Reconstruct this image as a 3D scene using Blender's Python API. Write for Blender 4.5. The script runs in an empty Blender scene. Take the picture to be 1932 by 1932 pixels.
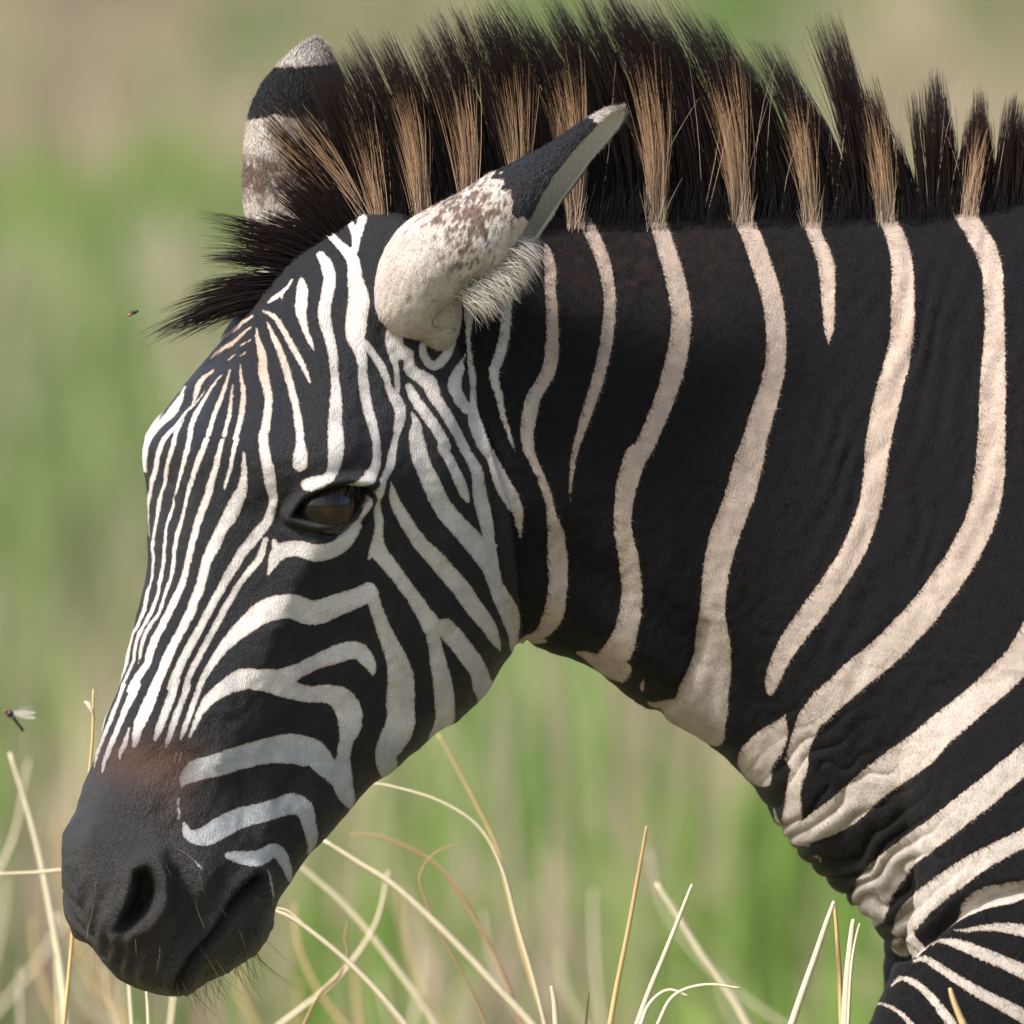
import bpy, bmesh, math, random
import numpy as np
from mathutils import Vector

random.seed(7)
rng = np.random.default_rng(7)
sc = bpy.context.scene
COL = sc.collection
R = math.radians

# ------------------------------------------------------------------ camera
CAM = np.array((0.0, -14.0, 1.70))
TGT = np.array((0.0, 0.0, 1.0))
FRAME_W = 0.73                       # metres seen across the picture at the zebra
fw = TGT - CAM
D0 = float(np.linalg.norm(fw)); fw = fw / D0
rt = np.array((1.0, 0.0, 0.0)); up = np.cross(rt, fw)
HALF = FRAME_W / 2 / D0
cd = bpy.data.cameras.new('camera')
cam = bpy.data.objects.new('camera', cd); COL.objects.link(cam)
cam.location = CAM
cam.rotation_euler = (math.pi / 2 + math.asin(fw[2]), 0, 0)
cd.sensor_width = 36.0
cd.lens = 36.0 / (2 * HALF)
cd.clip_start = 0.5; cd.clip_end = 3000
cd.dof.use_dof = True
cd.dof.focus_distance = D0 - 0.13
cd.dof.aperture_fstop = cd.lens / 1000 / 0.075
cd.dof.aperture_blades = 0
sc.camera = cam

# ------------------------------------------------------------------ sky, sun, exposure
SUN_TO = Vector((-0.58, -0.40, 0.71)).normalized()
world = bpy.data.worlds.new('World'); sc.world = world
world.use_nodes = True
wn = world.node_tree.nodes; wl = world.node_tree.links
bg = wn['Background']
sky = wn.new('ShaderNodeTexSky'); sky.sky_type = 'NISHITA'; sky.sun_disc = False
sky.sun_elevation = math.asin(SUN_TO.z)
sky.sun_rotation = math.atan2(SUN_TO.x, SUN_TO.y)
sky.dust_density = 3.0; sky.air_density = 1.0
wl.new(sky.outputs['Color'], bg.inputs['Color'])
bg.inputs['Strength'].default_value = 0.145
sd = bpy.data.lights.new('sun', 'SUN'); sd.energy = 3.7; sd.angle = R(13.0)
sd.color = (1.0, 0.965, 0.93)
sun = bpy.data.objects.new('sun', sd); COL.objects.link(sun)
sun.location = (-8, -6, 12)
sun.rotation_euler = (-SUN_TO).to_track_quat('-Z', 'Y').to_euler()
sc.view_settings.view_transform = 'Standard'
sc.view_settings.look = 'None'
sc.view_settings.exposure = 0.68
sc.view_settings.gamma = 1.0
sc.view_settings.use_curve_mapping = False

# ------------------------------------------------------------------ helpers
S = FRAME_W / 1932.0                 # metres per traced pixel at the zebra's own plane
def unproj(px, py, Y=0.0):
    px = np.asarray(px, float); py = np.asarray(py, float); Y = np.asarray(Y, float)
    a = (px - 966) / 966 * HALF; b = -(py - 966) / 966 * HALF
    d = fw[None] + a.reshape(-1, 1) * rt[None] + b.reshape(-1, 1) * up[None]
    t = (Y.reshape(-1) - CAM[1]) / d[:, 1]
    return CAM[None] + d * t[:, None]
def pt(px, py, Y=0.0):
    return unproj([px], [py], [Y])[0]
def project(v):
    q = v - CAM[None]
    z = q @ fw
    return 966 + (q @ rt) / z / HALF * 966, 966 - (q @ up) / z / HALF * 966

def mesh_obj(name, verts, faces, mat=None, parent=None, smooth=True):
    me = bpy.data.meshes.new(name)
    me.from_pydata([tuple(v) for v in verts], [], [tuple(f) for f in faces])
    if smooth:
        me.polygons.foreach_set('use_smooth', [True] * len(me.polygons))
    me.update()
    o = bpy.data.objects.new(name, me); COL.objects.link(o)
    if mat: me.materials.append(mat)
    if parent: o.parent = parent
    return o
def fast_mesh(name, V, F, mat, parent=None, smooth=True):
    """V (n,3) array, F (m,k) array of equal-sized faces"""
    me = bpy.data.meshes.new(name)
    m, k = F.shape
    me.vertices.add(len(V)); me.vertices.foreach_set('co', V.astype(np.float32).ravel())
    me.loops.add(m * k); me.loops.foreach_set('vertex_index', F.astype(np.int32).ravel())
    me.polygons.add(m); me.polygons.foreach_set('loop_start', np.arange(0, m * k, k, dtype=np.int32))
    me.polygons.foreach_set('use_smooth', np.full(m, smooth))
    me.update(calc_edges=True)
    me.materials.append(mat)
    o = bpy.data.objects.new(name, me); COL.objects.link(o)
    if parent: o.parent = parent
    return o
def tag(o, label, cat, group=None, kind=None):
    if label: o['label'] = label
    if cat: o['category'] = cat
    if group: o['group'] = group
    if kind: o['kind'] = kind
    return o
def fattr(me, name, arr):
    a = me.attributes.new(name, 'FLOAT', 'POINT'); a.data.foreach_set('value', np.asarray(arr, np.float32))
def cattr(me, name, arr):
    a = me.attributes.new(name, 'FLOAT_COLOR', 'POINT')
    c = np.ones((len(arr), 4), np.float32); c[:, :3] = arr
    a.data.foreach_set('color', c.ravel())
def smoothstep(a, b, x):
    t = np.clip((x - a) / (b - a), 0, 1); return t * t * (3 - 2 * t)
def crom(pts, n=6):
    """Catmull-Rom through rows of an array"""
    P = np.asarray(pts, float)
    if len(P) < 3: 
        t = np.linspace(0, 1, n + 1)[:, None]
        return P[0] * (1 - t) + P[-1] * t
    E = np.vstack([2 * P[0] - P[1], P, 2 * P[-1] - P[-2]])
    out = []
    for i in range(1, len(E) - 2):
        p0, p1, p2, p3 = E[i - 1], E[i], E[i + 1], E[i + 2]
        for t in np.linspace(0, 1, n, endpoint=False):
            out.append(0.5 * (2 * p1 + (p2 - p0) * t + (2 * p0 - 5 * p1 + 4 * p2 - p3) * t * t + (3 * p1 - p0 - 3 * p2 + p3) * t ** 3))
    out.append(P[-1])
    return np.array(out)
def tube(path, rad, sides=8, cap=True, flat=None):
    """closed tube along a path; returns verts, quads"""
    P = np.asarray(path, float); n = len(P)
    T = np.gradient(P, axis=0); T /= np.linalg.norm(T, axis=1)[:, None] + 1e-12
    ref = np.array((0.0, 1.0, 0.0))
    V = []
    for i in range(n):
        r = ref if abs(T[i] @ ref) < 0.95 else np.array((1.0, 0, 0))
        a = np.cross(T[i], r); a /= np.linalg.norm(a); b = np.cross(T[i], a)
        ra, rb = (rad[i], rad[i]) if np.ndim(rad[i]) == 0 else rad[i]
        for k in range(sides):
            th = 2 * math.pi * k / sides
            V.append(P[i] + a * ra * math.cos(th) + b * rb * math.sin(th))
    F = []
    for i in range(n - 1):
        for k in range(sides):
            k2 = (k + 1) % sides
            F.append((i * sides + k, i * sides + k2, (i + 1) * sides + k2, (i + 1) * sides + k))
    if cap:
        F.append(tuple(range(sides - 1, -1, -1)))
        F.append(tuple((n - 1) * sides + k for k in range(sides)))
    return V, F

class Nodes:
    def __init__(self, name, rough=0.6, spec=0.3):
        self.m = bpy.data.materials.new(name); self.m.use_nodes = True
        self.t = self.m.node_tree; self.n = self.t.nodes; self.l = self.t.links
        self.b = self.n['Principled BSDF']
        self.b.inputs['Roughness'].default_value = rough
        self.b.inputs['Specular IOR Level'].default_value = spec
    def new(self, t, **kw):
        x = self.n.new(t)
        for k, v in kw.items(): setattr(x, k, v)
        return x
    def link(self, a, b): self.l.new(a, b)
    def attr(self, name): return self.new('ShaderNodeAttribute', attribute_name=name)
    def noise(self, scale, detail=3.0, rough=0.5, vec=None):
        x = self.new('ShaderNodeTexNoise'); x.inputs['Scale'].default_value = scale
        x.inputs['Detail'].default_value = detail; x.inputs['Roughness'].default_value = rough
        if vec is not None: self.link(vec, x.inputs['Vector'])
        return x
    def math(self, op, a, b=None, c=None, clamp=False):
        x = self.new('ShaderNodeMath', operation=op); x.use_clamp = clamp
        for i, v in enumerate((a, b, c)):
            if v is None: continue
            if isinstance(v, (int, float)): x.inputs[i].default_value = v
            else: self.link(v, x.inputs[i])
        return x.outputs[0]
    def mix(self, f, a, b, blend='MIX'):
        x = self.new('ShaderNodeMix', data_type='RGBA', blend_type=blend)
        for sock, v in ((x.inputs['Factor'], f), (x.inputs['A'], a), (x.inputs['B'], b)):
            if isinstance(v, (int, float)): sock.default_value = v
            elif isinstance(v, tuple): sock.default_value = (*v, 1)
            else: self.link(v, sock)
        return x.outputs['Result']
    def ramp(self, f, stops):
        x = self.new('ShaderNodeValToRGB'); cr = x.color_ramp
        while len(cr.elements) < len(stops): cr.elements.new(0.5)
        for e, (p, c) in zip(cr.elements, stops): e.position = p; e.color = (*c, 1)
        self.link(f, x.inputs['Fac']); return x.outputs['Color']
    def mapping(self, scale, rot=(0, 0, 0)):
        tc = self.new('ShaderNodeTexCoord'); mp = self.new('ShaderNodeMapping')
        mp.inputs['Scale'].default_value = scale; mp.inputs['Rotation'].default_value = rot
        self.link(tc.outputs['Object'], mp.inputs['Vector']); return mp.outputs['Vector']

# ------------------------------------------------------------------ ground
def ground_material():
    M = Nodes('savanna_soil', 0.9, 0.1)
    v = M.mapping((1, 1, 1))
    a = M.noise(0.35, 4, 0.6, v); b = M.noise(3.0, 5, 0.6, v); c = M.noise(40, 3, 0.6, v)
    col = M.ramp(a.outputs['Fac'], [(0.35, (0.12, 0.17, 0.05)), (0.5, (0.25, 0.21, 0.11)), (0.65, (0.33, 0.26, 0.17))])
    col = M.mix(M.math('MULTIPLY', b.outputs['Fac'], 0.6), col, (0.12, 0.11, 0.05))
    M.link(col, M.b.inputs['Base Color'])
    bp = M.new('ShaderNodeBump'); bp.inputs['Strength'].default_value = 0.6; bp.inputs['Distance'].default_value = 0.02
    M.link(c.outputs['Fac'], bp.inputs['Height']); M.link(bp.outputs['Normal'], M.b.inputs['Normal'])
    return M.m
gx = np.concatenate([[-900, -300, -120], np.linspace(-40, 40, 81), [120, 300, 900]])
gy = np.concatenate([[-300, -60], np.linspace(-20, 100, 121), [200, 500, 1500]])
GX, GY = np.meshgrid(gx, gy)
def ground_z(x, y):
    far = np.clip((y - 5) / 30, 0, 1)
    return far * (0.06 * np.sin(x * 0.7 + 0.5) * np.sin(y * 0.33) + 0.05 * np.sin(y * 0.9 + x * 0.3))
GV = np.stack([GX, GY, ground_z(GX, GY)], -1).reshape(-1, 3)
nx, ny = len(gx), len(gy)
ii, jj = np.meshgrid(np.arange(nx - 1), np.arange(ny - 1))
q = (jj * nx + ii).ravel()
GF = np.stack([q, q + 1, q + nx + 1, q + nx], 1)
ground = fast_mesh('ground', GV, GF, ground_material())
ground['kind'] = 'structure'

# ------------------------------------------------------------------ grass in the background
def grass_material(name='grass_blades'):
    M = Nodes(name, 0.6, 0.2)
    a = M.attr('hair')
    M.link(a.outputs['Color'], M.b.inputs['Base Color'])
    tr = M.new('ShaderNodeBsdfTranslucent'); M.link(a.outputs['Color'], tr.inputs['Color'])
    ms = M.new('ShaderNodeMixShader'); ms.inputs['Fac'].default_value = 0.45
    M.link(M.b.outputs['BSDF'], ms.inputs[1]); M.link(tr.outputs['BSDF'], ms.inputs[2])
    M.link(ms.outputs['Shader'], M.n['Material Output'].inputs['Surface'])
    return M.m
GRASS = grass_material()
def vnoise(x, y, seed):
    """smooth 2-D value noise in 0..1"""
    r = np.random.default_rng(seed).random((64, 64))
    xi = np.floor(x).astype(int); yi = np.floor(y).astype(int)
    fx = x - xi; fy = y - yi; fx = fx * fx * (3 - 2 * fx); fy = fy * fy * (3 - 2 * fy)
    g = lambda a, b: r[a % 64, b % 64]
    return (g(xi, yi) * (1 - fx) + g(xi + 1, yi) * fx) * (1 - fy) + (g(xi, yi + 1) * (1 - fx) + g(xi + 1, yi + 1) * fx) * fy
def grass_field(name, bx, by, length, width, cols, lean=0.35):
    """curved two-segment blades rooted at bx,by, one mesh"""
    n = len(bx)
    az = rng.uniform(0, 2 * np.pi, n); ln = lean * rng.uniform(0.1, 1.0, n)
    d = np.stack([np.cos(az), np.sin(az), np.zeros(n)], 1)
    root = np.stack([bx, by, ground_z(bx, by) - 0.02], 1)
    h = length[:, None]
    mid = root + d * (ln * 0.30)[:, None] * h + np.array((0, 0, 0.55)) * h
    tip = root + d * (ln * 1.00)[:, None] * h + np.array((0, 0, 0.95)) * h * (1 - 0.25 * ln[:, None])
    sd_ = np.stack([-np.sin(az + rng.uniform(-1, 1, n)), np.cos(az), np.zeros(n)], 1) * (width * 0.5)[:, None]
    sd_[:, 0] += width * 0.3
    V = np.stack([root - sd_, root + sd_, mid - sd_ * 0.8, mid + sd_ * 0.8, tip], 1).reshape(-1, 3)
    b = (np.arange(n) * 5)[:, None]
    F = np.concatenate([b + np.array((0, 1, 3)), b + np.array((0, 3, 2)), b + np.array((2, 3, 4))], 0)
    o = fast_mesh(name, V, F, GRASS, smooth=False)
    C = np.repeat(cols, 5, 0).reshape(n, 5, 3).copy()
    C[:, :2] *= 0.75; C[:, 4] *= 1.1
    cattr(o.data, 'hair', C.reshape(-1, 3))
    return o
GREEN = np.array((0.105, 0.26, 0.035)); LIME = np.array((0.27, 0.40, 0.09)); SAGE = np.array((0.22, 0.26, 0.13))
TAN = np.array((0.66, 0.54, 0.38)); BROWN = np.array((0.34, 0.26, 0.19))
def field_points(n, y0, y1, spread):
    y = y0 + (y1 - y0) * rng.random(n) ** 0.75
    x = (rng.random(n) * 2 - 1) * (spread + 0.045 * (y + 14))
    return x, y
def field_colours(x, y):
    # patches of dry and green growth as they stand on the plain
    wx = x / (1 + 0.022 * np.maximum(y, 0))
    a = vnoise(wx * 5.5 + 11, y * 0.45 + 3, 1); b = vnoise(wx * 2.6 + 40, y * 0.24 + 9, 2); c = vnoise(wx * 8.5 + 5, y * 0.5, 3); e = vnoise(wx * 4.3 + 21, y * 0.3 + 4, 4)
    dry = smoothstep(0.50, 0.62, 0.055 * np.clip((y - 16) / 20, -1, 1) + 0.55 * a + 0.45 * b + rng.normal(0, 0.05, len(x)))
    k = smoothstep(0.3, 0.7, c)[:, None]; k2 = smoothstep(0.45, 0.7, e)[:, None]
    g = GREEN[None] * (1 - k) + LIME[None] * k
    g = g * (1 - 0.6 * k2) + SAGE[None] * 0.6 * k2
    br = np.clip(smoothstep(0.35, 0.7, c) * 0.7 + smoothstep(25, 55, y) * 0.35, 0, 1)[:, None]
    t = TAN[None] * (1 - br) + BROWN[None] * br
    col = g * (1 - dry[:, None]) + t * dry[:, None]
    return col * rng.uniform(0.75, 1.25, (len(x), 1)), dry
tx, ty = field_points(9000, 4.5, 75, 2.4)
tc_, td = field_colours(tx, ty)
nb = 13
bx = np.repeat(tx, nb) + rng.normal(0, 0.06, len(tx) * nb); by = np.repeat(ty, nb) + rng.normal(0, 0.06, len(tx) * nb)
bl = np.repeat(rng.uniform(0.22, 0.55, len(tx)), nb) * rng.uniform(0.6, 1.1, len(bx))
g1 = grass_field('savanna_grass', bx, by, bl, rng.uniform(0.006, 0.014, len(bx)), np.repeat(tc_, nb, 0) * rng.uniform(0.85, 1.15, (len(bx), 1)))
tag(g1, 'soft mix of green and dry tan savanna grass on the plain behind the zebra', 'grass', kind='stuff')
# lower growth round the zebra's feet
nx_ = 16000
bx = rng.uniform(-2.2, 2.6, nx_); by = rng.uniform(-2.5, 4.6, nx_)
cc, _ = field_colours(bx * 1.3, by * 2)
g2 = grass_field('undergrowth', bx, by, rng.uniform(0.15, 0.48, nx_), rng.uniform(0.003, 0.007, nx_), cc, 0.5)
tag(g2, 'knee-high green and straw undergrowth round the zebra\'s hooves', 'grass', kind='stuff')

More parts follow.
